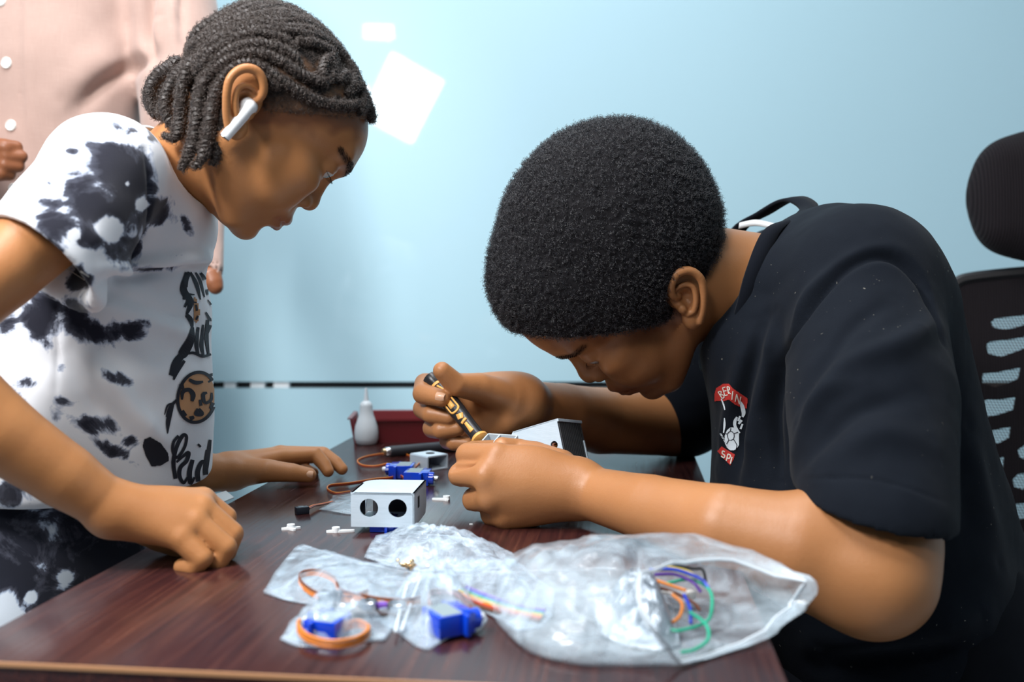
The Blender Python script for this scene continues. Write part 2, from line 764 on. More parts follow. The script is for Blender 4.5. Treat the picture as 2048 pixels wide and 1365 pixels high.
# ================================================================ the table
m = mat('table_wood', (0.07, 0.018, 0.012), 0.3, spec=0.5, coat=0.25, coat_rough=0.12)
t = NT(m)
TROT = math.atan2(229, FPX)                   # the table is turned a little to the camera
g = t.coord((1, 1, 1))
c = t.n('ShaderNodeTexCoord')
mp = t.n('ShaderNodeMapping')
mp.inputs['Scale'].default_value = (60, 2.0, 60)
t.l(c.outputs['Object'], mp.inputs['Vector'])
a = t.noise(mp.outputs['Vector'], 4.0, 5, 0.6, 0.3)
mp2 = t.n('ShaderNodeMapping')
mp2.inputs['Scale'].default_value = (9, 1.0, 9)
t.l(c.outputs['Object'], mp2.inputs['Vector'])
b = t.noise(mp2.outputs['Vector'], 3.0, 4, 0.6, 0.6)
col = t.ramp(a, [(0.30, (0.022, 0.009, 0.010)), (0.5, (0.046, 0.014, 0.013)), (0.66, (0.078, 0.025, 0.018)), (0.8, (0.12, 0.05, 0.032))])
col = t.mix(t.ramp(b, [(0.35, (0, 0, 0)), (0.7, (1, 1, 1))]), t.mix(0.55, col, (0.026, 0.008, 0.010)), col)
t.base(col)
t.l(t.math('MULTIPLY_ADD', a, 0.20, 0.14), t.b.inputs['Roughness'])
t.bump(a, 0.35, 0.0008)
mat('table_edge', (0.03, 0.012, 0.010), 0.25)
mat('table_highlight', (0.42, 0.22, 0.11), 0.32)

LD = np.array([229 / FPX, 1.0, 0.0])
LD /= np.linalg.norm(LD)                      # along the table
SD = np.array([LD[1], -LD[0], 0.0])           # across, to the right
cR = T(1555, 1315)
cL = T(173, 1160)
cN = T(280, 1336)
wid = float((cR - cL) @ SD)
near_d = float((cN - cL) @ LD)
far_d = float((T(1100, 868) - cL) @ LD)
A = cL + near_d * LD                          # near left corner
TL = far_d - near_d
cent = A + LD * TL / 2 + SD * wid / 2
desk = thing('desk', 'dark reddish brown wood grain desk everyone is working at', 'desk', (cent[0], cent[1], 0))
MT = np.stack([SD, LD, np.array([0, 0, 1.0])], 1)
yaw = -math.atan2(LD[0], LD[1])


def desk_box(name, lx, ly, lz, sx, sy, sz, m_, bevel=0.002):
    o = MB().box((0, 0, 0), (sx, sy, sz), bevel=bevel).build(name, MATS[m_], desk, smooth=True)
    c_ = A + SD * lx + LD * ly
    o.location = (c_[0], c_[1], lz)
    o.rotation_euler = (0, 0, yaw)
    return o


desk_box('tabletop', wid / 2, TL / 2, TBL - 0.0125, wid, TL, 0.025, 'table_wood', 0.0012)
desk_box('edge_highlight', wid / 2, -0.0006, TBL - 0.0017, wid, 0.0014, 0.0032, 'table_highlight', 0.0003)  # lighter strip painted as the highlight along the near edge
desk_box('side_panel', wid / 2, 0.05, (TBL - 0.025) / 2 + 0.0, wid - 0.06, 0.025, TBL - 0.026, 'table_edge')
desk_box('side_panel', wid / 2, TL - 0.05, (TBL - 0.025) / 2 + 0.0, wid - 0.06, 0.025, TBL - 0.026, 'table_edge')
desk_box('apron', wid / 2, TL / 2, TBL - 0.16, 0.02, TL - 0.125, 0.26, 'table_edge')

# ================================================================ people: shared head
class Head:
    """canonical head in mm: x forward, y to its left, z up, origin between the ear canals"""

    def __init__(s, px, py, Y, fwd, up, mm_per_px=0.452, scale=1.0, roll=0.0, yaw=0.0):
        fr = Frame(px, py, Y)
        s.fr = fr
        f = np.array([fwd[0], fwd[1], 0.0])
        c = np.array([up[0], up[1], 0.0])
        f /= np.linalg.norm(f)
        c -= f * c.dot(f)
        c /= np.linalg.norm(c)
        B = np.stack([f, np.cross(c, f), c], 1)
        if roll:
            B = rot_axis(f, roll) @ B
        if yaw:
            B = rot_axis(c, yaw) @ B
        s.B = fr.B @ B
        s.O = fr.O
        s.k = fr.s / mm_per_px * scale           # metres per canonical mm

    def __call__(s, x, y, z):
        return s.O + s.k * (s.B @ np.array([x, y, z], float))

    def local(s, V):
        return (np.asarray(V) - s.O) @ s.B / s.k

    def R(s, deg=0, axis=(0, 1, 0)):
        return s.B @ rot_axis(axis, math.radians(deg))


def skull(S, H, grow=0.0, fore=0):
    k = H.k
    if fore == 2:                                # a child's shorter back of the head
        S.ell(H(8, 0, 38), np.array([81 + grow, 69 + grow, 61 + grow]) * k, H.B, k=0.01)
        S.ell(H(38, 0, 52), np.array([57 + grow, 59 + grow, 47 + grow]) * k, H.B, k=0.012)
        S.ell(H(-24, 0, 28), np.array([52 + grow, 63 + grow, 50 + grow]) * k, H.B, k=0.012)
        return
    if fore:
        S.ell(H(46, 0, 58), np.array([53 + grow, 60 + grow, 54 + grow]) * k, H.B, k=0.012)
    S.ell(H(3, 0, 38), np.array([88 + grow, 70 + grow, 61 + grow]) * k, H.B, k=0.01)
    S.ell(H(36, 0, 50), np.array([58 + grow, 59 + grow, 47 + grow]) * k, H.B, k=0.012)
    S.ell(H(-30, 0, 28), np.array([58 + grow, 64 + grow, 55 + grow]) * k, H.B, k=0.012)


def ear(H, side, q_=0.88, dz=0.0, dx=0.0, h=0.0008):
    """outer ear with rim, inner fold, bowl, flap and lobe"""
    S = Sculpt(h)
    k = H.k * q_

    def e(x, y, z):
        return H(-5 + dx + (x + 5) * q_, side * (64 + (y - 66) * q_), 1 + dz + z * q_)
    S.ell(e(-6, 68, 2), np.array([15, 8, 17]) * k, H.R(-32), k=4 * k)
    S.ell(e(-10, 75, 2), np.array([17, 5.0, 25]) * k, H.R(-32), k=4 * k)
    S.ell(e(11, 75, -20), np.array([9, 6, 11]) * k, H.R(-32), k=6 * k)               # lobe
    rim = catmull([np.array(p, float) for p in [(-3, 76, 4), (0, 80, 10), (-3, 83, 17), (-11, 85, 22), (-20, 86, 22.5), (-27, 87, 17), (-29.5, 87, 8), (-27, 87, -2), (-20, 86, -10), (-11, 84, -17), (-1, 81, -23), (9, 78, -27)]], 3)
    rr = np.interp(np.linspace(0, 1, len(rim)), [0, 0.15, 0.4, 0.8, 1], [2.6, 3.6, 4.3, 3.6, 4.4])
    S.ell(e(-5, 85, -1), np.array([8.5, 11, 9.5]) * k, H.R(-32), k=2.2 * k, mode='s')   # bowl
    S.chain([e(-12, 86, 16), e(-19, 87, 14), e(-23.5, 87, 8), e(-23, 87, 0), e(-17, 86, -7), e(-9, 85, -13)], np.array([4.2, 4.2, 4.0, 3.6, 3.2, 2.4]) * k, 2 * k, mode='s')   # groove under the rim
    inner = catmull([np.array(p, float) for p in [(-6, 80, 13), (-12, 82, 11), (-16.5, 83.5, 6.5), (-17, 84, 0), (-12.5, 84, -6), (-5, 83, -11.5), (3, 81, -14.5), (8, 79, -12)]], 3)
    S.chain([e(*p) for p in inner], np.interp(np.linspace(0, 1, len(inner)), [0, 0.4, 1], [1.8, 2.7, 3.2]) * k, 1.6 * k)
    S.chain([e(*p) for p in rim], rr * k, 1.8 * k)
    S.ell(e(6.5, 79, -4), np.array([4.2, 4.5, 5.5]) * k, H.R(-20), k=3.0 * k)         # flap before the canal
    return S.build()


def hairline(S, H, x, z):
    """cuts hair away in front of a slanting line through (x, z) on each side"""
    n = np.array([0.81, 0, -0.586])
    M = H.B @ np.stack([n, [0, 1, 0], np.cross(n, [0, 1, 0])], 1)
    S.box(H(x + n[0] * 90, 0, z + n[2] * 90), np.array([90, 160, 170]) * H.k, M, rnd=0.003, k=0.006, mode='s')


def face(S, H, lids=0.0, nose=1.0, cheek=1.0, fore=0, ez=0.0):
    k = H.k
    E = H.B
    skull(S, H, 0.0, fore)
    S.ell(H(50, 0, -4), np.array([40, 50, 54]) * k, E, k=0.016)
    S.ell(H(55, 0, -38), np.array([38, 40, 29]) * k, E, k=0.016)
    S.ell(H(15, 0, -22), np.array([44, 50, 36]) * k, E, k=0.02)
    for y in (-1, 1):
        S.ell(H(62, y * 31, -10), np.array([30, 24, 30]) * k * cheek, E, k=0.014)
        S.ell(H(64, y * 43, 10), np.array([24, 15, 14]) * k, E, k=0.014)
        S.cap(H(14, y * 46, -28), H(70, y * 20, -58), 16 * k, 13 * k, 0.018)
    S.ell(H(85, 0, -57), np.array([13, 17, 12]) * k, E, k=0.012)
    S.ell(H(84, 0, -26), np.array([19, 27, 23]) * k, E, k=0.012)
    for y in (-1, 1):
        S.cap(H(88, y * 7, 42 + ez * 0.8), H(80, y * 36, 45 + ez * 0.8), 8 * k, 7 * k, 0.012)
        S.ell(H(94, y * 31, 25 + ez), np.array([11, 17, 10]) * k, E, k=0.010, mode='s')
        S.ell(H(77.5, y * 31, 25 + ez), np.array([12.6, 13.2, 12.8]) * k, E, k=0.004)
    # nose
    S.cap(H(89, 0, 30), H(97, 0, 9), 6 * k, 8 * k * nose, 0.008)
    S.ell(H(99.5, 0, 4), np.array([8.5, 9.5, 8]) * k * nose, E, k=0.006)
    for y in (-1, 1):
        S.ell(H(93.5, y * 11.5, 0), np.array([8.5, 6.2, 7]) * k * nose, E, k=0.005)
        S.ell(H(100, y * 7.5, -6), np.array([4.6, 3.2, 4]) * k, E, k=0.0015, mode='s')
        S.cap(H(86, y * 20, 8), H(88, y * 23, -16), 2.2 * k, 2.2 * k, 0.008, mode='s')
    # lips
    up = [H(90, -22, -28.5), H(98.5, -11, -23.5), H(101.5, 0, -23), H(98.5, 11, -23.5), H(90, 22, -28.5)]
    lo = [H(90, -20, -30), H(96.5, -11, -34), H(99.5, 0, -35), H(96.5, 11, -34), H(90, 20, -30)]
    S.chain(up, np.array([2.2, 5, 5.2, 5, 2.2]) * k, 0.005)
    S.chain(lo, np.array([2.2, 5.2, 6, 5.2, 2.2]) * k, 0.005)
    ml = [H(90, -25, -30), H(98.5, -15, -28.6), H(105, -6, -28.4), H(107, 0, -28.8), H(105, 6, -28.4), H(98.5, 15, -28.6), H(90, 25, -30)]
    S.chain(ml, np.array([1.4, 1.5, 1.6, 1.6, 1.6, 1.5, 1.4]) * k, 0.0025, mode='s')
    S.cap(H(101, -10, -44), H(101, 10, -44), 4 * k, 4 * k, 0.010, mode='s')
    for y in (-1, 1):                                                  # lid slits, looking down
        S.ell(H(91.5, y * 34, 20.0 + lids + ez), np.array([10.5, 13.5, 4.6]) * k, H.R(6), k=0.0010, mode='s')
        S.cap(H(91, y * 22, 28 + ez), H(88, y * 41, 28 + ez), 0.9 * k, 0.8 * k, 0.0022, mode='s')
    return up, lo


def eyes(H, parent, ez=0.0):
    k = H.k
    for y in (-1, 1):
        M = H.B @ rot_axis((0, 1, 0), math.radians(90 + 22))
        c = H(77.6, y * 31, 25 + ez)
        pr = [(11.6 * math.sin(a) * k, 11.6 * math.cos(a) * k) for a in np.linspace(math.pi - 0.05, 0.52, 14)]
        e = MB().lathe(pr, c, M, 24).build('eyeball', MATS['eye_white'], parent, True)
        pr = [(5.9 * k * q, (10.1 + 0.9 * (1 - q * q)) * k) for q in (1, 0.8, 0.6, 0.42)]
        MB().lathe(pr, c, M, 24).build('iris', MATS['iris_brown'], e, True)
        pr = [(2.7 * k * q, (10.75 + 0.45 * (1 - q * q)) * k) for q in (1, 0.7, 0.3)]
        MB().lathe(pr, c, M, 20).build('pupil', MATS['pupil_black'], e, True)


mat('eye_white', (0.62, 0.60, 0.57), 0.15)
mat('iris_brown', (0.03, 0.014, 0.008), 0.1)
mat('pupil_black', (0.004, 0.004, 0.004), 0.08)


def brow_attr(H, V, ez=0.0):
    """how much eyebrow hair colours the skin"""
    out = np.zeros(len(V))
    l = H.local(V)
    for y in (-1, 1):
        q = np.clip((l[:, 1] * y - 10) / 36, 0, 1)
        mid = 41 + ez + 9 * q - 8 * q * q
        d = np.hypot((l[:, 2] - mid) / (5.0 - 1.6 * q), np.maximum(np.abs(l[:, 1] * y - 28) - 18, 0) / 4)
        out = np.maximum(out, np.clip(1.5 - d, 0, 1) * (l[:, 0] > 60))
    return out * 0.72


def brows_lashes(H, parent, m_, Vh, Fh, ez=0.0):
    """eyebrows and eyelashes as short hair strokes"""
    k = H.k
    Nh = normals(Vh, Fh)
    for y in (-1, 1):
        b = MB()
        at_ = brow_attr(H, Vh, ez) * (H.local(Vh)[:, 1] * y > 6)
        cand = np.where(at_ > 0.45)[0]
        for i in RNG.choice(cand, 190):
            p, n = Vh[i], Nh[i]
            d = H.B @ np.array([-0.55, y * 0.8, 0.22])
            d = d - n * d.dot(n)
            d /= np.linalg.norm(d) + 1e-9
            b.tube([p - n * 0.0003, p + n * 0.0007 + d * 0.0018, p + n * 0.0005 + d * 0.0042], [0.0002, 0.0002, 0.00008], 3)
        b.build('eyebrow', MATS[m_], parent)
        b = MB()
        for i in range(26):
            q = i / 25
            yy = 21 + 23 * q
            x0 = 91.2 - 7 * (q - 0.40) ** 2 * 4
            p = H(x0, y * yy, 22.8 + ez - 1.5 * abs(q - 0.5))
            o = H.B @ np.array([0.9, y * (q - 0.4) * 0.9, -0.45])
            u = H.B @ np.array([0, 0, 1.0])
            b.tube([p, p + o * 0.0026, p + o * 0.0045 + u * 0.0006], [0.00013, 0.00012, 0.00006], 3)
        b.build('eyelashes', MATS[m_], parent)


def scalp_fade(H, V, x, z, wd=13.0):
    """stubble that thins out below the hairline"""
    l = H.local(V)
    d = (l[:, 0] - x) * 0.81 - (l[:, 2] - z) * 0.586
    nz = 5.0 * vnoise(l, 0.12, 3)
    f = np.clip(1.1 - (d + nz) / wd, 0, 1) * (l[:, 2] > -22) * (np.linalg.norm(l * np.array([1, 1, 1]), axis=1) < 135)
    return f * (np.abs(l[:, 1]) < 75)


def finger(S, pts, rads, k=0.003):
    S.chain(pts, rads, k)


def hair_strands(name, pts, rad, material, parent):
    """pts (n,m,3): many fine strands as one curves object"""
    n, mth = pts.shape[:2]
    c = bpy.data.hair_curves.new(name)
    c.add_curves([mth] * n)
    c.attributes['position'].data.foreach_set('vector', pts.astype(np.float32).ravel())
    ra = c.attributes.get('radius') or c.attributes.new('radius', 'FLOAT', 'POINT')
    ra.data.foreach_set('value', np.tile(np.linspace(1, 0.55, mth) * rad, n).astype(np.float32))
    c.materials.append(material)
    o = bpy.data.objects.new(name, c)
    COL.objects.link(o)
    if parent is not None:
        o.parent = parent
        if parent.type == 'EMPTY':
            o.matrix_parent_inverse = Matrix.Translation(-Vector(parent.location))
    o['kind'] = 'stuff'
    return o


def coils(Vs, Ns, length, coil_r, turns, m=10, jitter=0.5):
    """little corkscrew strands standing on points Vs with normals Ns"""
    n = len(Vs)
    d = Ns + RNG.normal(0, jitter, (n, 3))
    d /= np.linalg.norm(d, axis=1, keepdims=True)
    a = np.cross(d, RNG.normal(0, 1, (n, 3)))
    a /= np.linalg.norm(a, axis=1, keepdims=True)
    b = np.cross(d, a)
    L = length * RNG.uniform(0.6, 1.25, (n, 1, 1))
    ph = RNG.uniform(0, 6.28, (n, 1, 1))
    tt = np.linspace(0, 1, m)[None, :, None]
    w = ph + 2 * math.pi * turns * tt
    cr = coil_r * RNG.uniform(0.6, 1.3, (n, 1, 1))
    return Vs[:, None, :] + d[:, None, :] * L * tt + cr * (np.cos(w) * a[:, None, :] + np.sin(w) * b[:, None, :])


m = mat('hair_black', (0.0075, 0.0070, 0.0085), 0.85, spec=0.2)
m = mat('hair_strand_black', (0.0085, 0.0082, 0.012), 0.30, spec=0.9)
m = mat('hair_brown', (0.022, 0.015, 0.012), 0.5, spec=0.5)
m = mat('hair_strand_brown', (0.058, 0.040, 0.032), 0.36, spec=0.9)
skin_material('skin_boy', (0.43, 0.192, 0.076), (0.34, 0.140, 0.053), 0.42)
skin_material('skin_girl', (0.45, 0.200, 0.074), (0.35, 0.140, 0.051), 0.44)

# ================================================================ the boy bent over his work
boy = thing('person', 'person in a black T-shirt bent over the desk working with a screwdriver', 'person', (0.42, 1.05, 0.0))
HB = Head(1293, 556, 1.05, (-0.475, 0.88), (-0.88, -0.475), 0.527, 1.16, roll=math.radians(-24))
S = Sculpt(0.0017)
lips_b = face(S, HB, nose=1.12, cheek=1.06, fore=1)
S.cap(P(1370, 560, 1.05), P(1580, 590, 1.07), 0.060, 0.060, 0.02)
S.cap(P(1630, 650, 1.03), P(1590, 630, 1.15), 0.05, 0.05, 0.03)
Vh, Fh = S.build()

# near arm (his left) and hand
S = Sculpt(0.0016)
S.chain([P(1730, 640, 0.955), P(1752, 900, 0.826), P(1752, 1075, 0.778), P(1742, 1152, 0.762)], [0.048, 0.051, 0.0485, 0.0445], 0.02)
S.chain([P(1745, 1150, 0.762), P(1600, 1100, 0.775), P(1450, 1062, 0.795), P(1300, 1018, 0.845), P(1165, 983, 0.902), P(1060, 968, 0.903)], [0.045, 0.044, 0.0365, 0.0285, 0.0232, 0.0205], 0.02)
S.cap(P(1690, 1050, 0.775), P(1650, 1060, 0.775), 0.030, 0.028, 0.02)
mc = {'i': (994, 914, 0.900), 'm': (972, 953, 0.888), 'r': (980, 995, 0.889), 'p': (1008, 1029, 0.898)}
wr = P(1150, 975, 0.903)
for q, r1 in zip('imrp', (0.0125, 0.0130, 0.0125, 0.0115)):
    S.cap(wr, P(*mc[q]), 0.0195, r1, 0.016)
S.ell(P(1060, 965, 0.902), (0.040, 0.015, 0.033), k=0.012)
S.cap(P(1150, 985, 0.905), P(1020, 1032, 0.905), 0.019, 0.012, 0.012)
fl = {
    'i': ([(994, 914, 0.900), (936, 911, 0.917), (948, 902, 0.953), (985, 897, 0.965)], [0.0125, 0.0116, 0.0095, 0.0082]),
    'm': ([(972, 953, 0.888), (922, 950, 0.905), (928, 945, 0.945), (968, 942, 0.957)], [0.013, 0.0118, 0.0100, 0.0085]),
    'r': ([(980, 995, 0.889), (950, 1000, 0.909), (960, 998, 0.945), (992, 992, 0.952)], [0.0132, 0.0118, 0.0095, 0.008]),
    'p': ([(1008, 1027, 0.898), (984, 1029, 0.914), (990, 1026, 0.940), (1010, 1020, 0.945)], [0.0128, 0.0108, 0.0090, 0.0075])}
for q in 'imrp':
    finger(S, [P(*p) for p in fl[q][0]], fl[q][1], 0.0028)
S.chain([P(1120, 935, 0.925), P(1072, 910, 0.947), P(1036, 900, 0.957), P(1004, 893, 0.950)], [0.017, 0.0125, 0.0105, 0.0088], 0.006)
for a, b, t0, dp in (('i', 'm', 0.55, 0.0125), ('m', 'r', 0.55, 0.0105), ('r', 'p', 0.75, 0.008)):            # valleys between the fingers
    pa, pb = P(*fl[a][0][0]), P(*fl[b][0][0])
    c = (pa + pb) / 2
    qa, qb = P(*fl[a][0][1]), P(*fl[b][0][1])
    d = (qa + qb) / 2 - c
    S.cap(c + d * t0 + np.array([0, -0.0125, 0]), c + d * 1.2 + np.array([-0.004, -dp, 0]), 0.0018, 0.0036, 0.006, mode='s')
V1, F1 = S.build()

# far arm (his right) and hand round the screwdriver
S = Sculpt(0.0016)
S.chain([P(1470, 660, 1.30), P(1345, 846, 1.285), P(1200, 842, 1.215), P(1125, 826, 1.15), P(1045, 806, 1.085), P(975, 795, 1.068)], [0.05, 0.043, 0.0402, 0.0335, 0.0252, 0.021], 0.02)
wr2 = P(1042, 806, 1.082)
mc2 = {'i': (905, 772, 1.072), 'm': (893, 806, 1.078), 'r': (903, 842, 1.078), 'p': (925, 868, 1.072)}
for q, r0, r1 in zip('imrp', (0.0205, 0.020, 0.020, 0.0185), (0.015, 0.0125, 0.0125, 0.0115)):
    S.cap(wr2, P(*mc2[q]), r0, r1, 0.018)
S.cap(P(1010, 842, 1.062), P(945, 868, 1.062), 0.017, 0.012, 0.012)
S.ell(P(1018, 796, 1.072), (0.032, 0.022, 0.0235), k=0.02)
S.chain([P(1015, 796, 1.058), P(958, 776, 1.034), P(912, 770, 1.012), P(884, 742, 1.002)], [0.019, 0.0155, 0.0118, 0.0092], 0.007)
f2 = {
    'i': ([mc2['i'], (850, 768, 1.055), (846, 788, 1.028), (884, 797, 1.008)], [0.0128, 0.0112, 0.0108, 0.0088]),
    'm': ([mc2['m'], (846, 818, 1.055), (862, 829, 1.028), (898, 835, 1.020)], [0.0125, 0.0108, 0.0098, 0.0082]),
    'r': ([mc2['r'], (865, 857, 1.052), (882, 861, 1.026), (916, 857, 1.022)], [0.0120, 0.0105, 0.0095, 0.008]),
    'p': ([mc2['p'], (896, 882, 1.048), (908, 886, 1.030), (936, 888, 1.026)], [0.0108, 0.0092, 0.0085, 0.0072])}
for q in 'imrp':
    finger(S, [P(*p) for p in f2[q][0]], f2[q][1], 0.0022)
V2, F2 = S.build()

# trunk and legs, mostly under the clothes
S = Sculpt(0.006)
S.chain([P(1640, 640, 1.07), P(1690, 850, 1.07), P(1740, 1150, 1.07)], [0.09, 0.105, 0.11], 0.04)
S.cap(P(1700, 640, 0.98), P(1560, 640, 1.22), 0.04, 0.04, 0.04)
hipc = P(1780, 1330, 1.07)
for sd in (-1, 1):
    hip = hipc + np.array([0, 0.09 * sd, -0.04])
    knee = np.array([0.13, hip[1] + 0.02 * sd, 0.51])
    ank = np.array([0.20, hip[1] + 0.02 * sd, 0.075])
    S.chain([hip, knee, ank], [0.078, 0.052, 0.033], 0.03)
    S.cap(ank + np.array([0.02, 0, -0.03]), ank + np.array([-0.13, 0, -0.05]), 0.034, 0.026, 0.02)
V3, F3 = S.build()
V, Fc = join([(Vh, Fh), (V1, F1), (V2, F2), (V3, F3), ear(HB, 1, 0.86, -6, 4), ear(HB, -1, 0.86, -6, 4)])
mo = lips_b
lip = np.zeros(len(V))
nh = len(Vh)
dl = np.minimum(seg_dist(Vh, mo[0]), seg_dist(Vh, mo[1]))
lip[:nh] = np.clip(1.5 - dl / (6.5 * HB.k), 0, 1)
pale = near(V, [(*P(1000, 891, 0.940), 0.009), (*(P(880, 792, 0.999)), 0.006)], 0.01) * 0.75
new_mesh_obj('body', V, Fc, MATS['skin_boy'], boy, attrs={'lip': lip, 'pale': pale, 'deep': scalp_fade(HB, V, 66, 44) * (np.arange(len(V)) < nh), 'brow': brow_attr(HB, V) * (np.arange(len(V)) < nh)})
eyes(HB, boy)
brows_lashes(HB, boy, 'hair_black', Vh, Fh)

# finger nails that show
mat('nail', (0.62, 0.36, 0.23), 0.22)


def nail(c, nrm, along, L, Wd, parent):
    """a slightly domed nail plate lying on a finger end"""
    z = np.asarray(nrm, float) / np.linalg.norm(nrm)
    M = basis(z, along)
    v, f = [], []
    n, mth = 7, 7
    for i in range(n):
        for j in range(mth):
            a, b = (i / (n - 1) - 0.5) * 2, (j / (mth - 1) - 0.5) * 2
            b2 = b * math.sqrt(max(0.0, 1 - 0.35 * max(0, a) ** 2))
            v.append(np.asarray(c) + M @ np.array([a * L / 2, b2 * Wd / 2, -0.28 * Wd * b * b - 0.06 * L * a * a]))
    top = len(v)
    v += [q - z * 0.0012 for q in v]
    for i in range(n - 1):
        for j in range(mth - 1):
            q = (i * mth + j, (i + 1) * mth + j, (i + 1) * mth + j + 1, i * mth + j + 1)
            f.append(q)
            f.append(tuple(top + x for x in q[::-1]))
    return new_mesh_obj('fingernail', np.array(v), f, MATS['nail'], parent)


nail(P(879, 793, 1.0000) + np.array([0, -0.0012, 0.0005]), (-0.25, -0.9, 0.35), (1, 0, -0.25), 0.0095, 0.0085, boy)
nail(P(1003, 890, 0.943), (-0.2, -0.8, 0.55), (-1, 0, 0.1), 0.0095, 0.0095, boy)

# short dense curls
def boy_hair(grow, h):
    S = Sculpt(h)
    k = HB.k
    skull(S, HB, grow)
    S.ell(HB(-14, 0, 52), np.array([91 + grow, 70 + grow, 82 + grow]) * k, HB.B, k=0.014)
    S.ell(HB(38, 0, 74), np.array([46 + grow, 56 + grow, 48 + grow]) * k, HB.B, k=0.014)
    # face and neck stay free
    hairline(S, HB, 62, 45)
    for y in (-1, 1):
        S.ell(HB(-4, y * 84, -14), np.array([25, 36, 30]) * k, HB.R(-25), k=0.005, mode='s')
    S.box(HB(-40, 0, -96), np.array([110, 120, 66]) * k, HB.R(-14), rnd=0.004, k=0.008, mode='s')
    return S.build()


V, Fc = boy_hair(15, 0.0022)
V = smooth_mesh(V, Fc, 2)
N = normals(V, Fc)
V = V + N * (0.0012 * fbm(V, 90, 2, 3) + 0.0016 * fbm(V, 300, 2, 5) - 0.001)[:, None]
hair = new_mesh_obj('hair', V, Fc, MATS['hair_black'], boy)
inside = np.linalg.norm((HB.local(V) - np.array([0, 0, 35])) / np.array([84, 68, 60]), axis=1) < 1.0
pick = RNG.choice(np.where(~inside)[0], 30000)
st = coils(V[pick] + RNG.normal(0, 0.0007, (len(pick), 3)), N[pick], 0.0048, 0.0009, 1.7, 10, 0.7)
hair_strands('hair_curls', st, 0.00016, MATS['hair_strand_black'], hair)

# ---------------------------------------------------------------- the boy's clothes
m = mat('cotton_black', (0.013, 0.016, 0.023), 0.85, spec=0.10, sheen=0.03)
t = NT(m)
v = t.coord()
w1 = t.noise(v, 1400, 2)
fl_ = t.ramp(t.noise(v, 260, 1), [(0.745, (0, 0, 0)), (0.78, (1, 1, 1))])
base_ = t.mix(t.noise(v, 30, 3), (0.0042, 0.0062, 0.0105), (0.0074, 0.0102, 0.0158))
t.base(t.mix(t.math('MULTIPLY', fl_, t.ramp(t.noise(v, 9, 2), [(0.5, (0, 0, 0)), (0.68, (1, 1, 1))])), base_, (0.22, 0.21, 0.18)))
t.bump(w1, 0.35, 0.0006)
mat('cotton_rib', (0.0045, 0.006, 0.010), 0.9, spec=0.1, sheen=0.03)
mat('cotton_white', (0.75, 0.78, 0.80), 0.8, sheen=0.2)
mat('trousers_dark', (0.004, 0.005, 0.008), 0.85, spec=0.1, sheen=0.03)


def crease(V, N, lines, Fc, gain=1.15):
    """pulls folds out of a cloth surface: (points, width, height) ; negative height for furrows"""
    bv = BVHTree.FromPolygons([tuple(q) for q in V], [tuple(map(int, q)) for q in Fc])
    V0 = V
    for pts, wd, hg in lines:
        pr = []
        for q in to_px(np.array(pts)):
            r = ray(*q)
            h_ = bv.ray_cast(Vector((0, 0, CAMZ)), Vector(r / np.linalg.norm(r)), 6)
            if h_[0] is not None:
                pr.append(np.array(h_[0]))
        if len(pr) < 2:
            continue
        ends = min(1.0, 1.0)
        d = seg_dist(V0, pr)
        e0 = np.minimum(np.linalg.norm(V0 - pr[0], axis=1), np.linalg.norm(V0 - pr[-1], axis=1))
        fade = np.clip(0.25 + e0 / 0.05, 0, 1)
        V = V + N * (gain * hg * np.exp(-(d / wd) ** 2) * fade)[:, None]
    return V


S = Sculpt(0.0028)
hemdir = P(1752, 1060, 0.79) - P(1750, 880, 0.83)
hemdir /= np.linalg.norm(hemdir)
# near sleeve
S.chain([P(1722, 610, 0.950), P(1742, 800, 0.858), P(1748, 1050, 0.772)], [0.072, 0.0705, 0.0615], 0.02)
hx = P(1905, 1040, 0.82) - P(1590, 985, 0.82)
Mh = basis(np.cross(hx, (0, 1, 0.12)), hx)
hemc = P(1747, 1012, 0.785)
if Mh[2, 2] > 0:
    zdown = -Mh[:, 2]
else:
    zdown = Mh[:, 2]
S.box(hemc + zdown * 0.10, (0.13, 0.13, 0.10), Mh, rnd=0.002, k=0.002, mode='s')
S.chain([P(1746, 950, 0.805), P(1752, 1100, 0.765)], [0.046, 0.0545], 0.006, mode='s')
# far sleeve
S.chain([P(1480, 640, 1.28), P(1372, 822, 1.29)], [0.068, 0.060], 0.02)
# trunk, leaning forward
S.chain([P(1668, 590, 1.03), P(1655, 790, 1.03), P(1680, 1000, 1.02), P(1770, 1260, 1.02)], [0.084, 0.118, 0.132, 0.142], 0.03)
S.chain([P(1650, 590, 1.12), P(1640, 800, 1.13), P(1680, 1000, 1.13), P(1770, 1260, 1.13)], [0.080, 0.118, 0.130, 0.142], 0.05)
S.cap(P(1722, 560, 0.97), P(1560, 560, 1.24), 0.070, 0.066, 0.04)
S.cap(P(1545, 600, 1.02), P(1520, 680, 1.02), 0.05, 0.06, 0.04)
S.cap(P(1790, 640, 1.0), P(1860, 1000, 1.02), 0.062, 0.070, 0.04)
S.cap(P(1880, 1020, 1.05), P(1990, 1260, 1.06), 0.060, 0.070, 0.04)
# neck opening
S.chain([P(1380, 560, 1.06), P(1528, 575, 1.07)], [0.074, 0.065], 0.012, mode='s')
S.ell(P(1470, 470, 1.12), (0.05, 0.045, 0.03), k=0.01, mode='s')
V, Fc = S.build()
V = smooth_mesh(V, Fc, 2)
N = normals(V, Fc)


def L(*pts):
    return catmull([P(*p) for p in pts], 5)


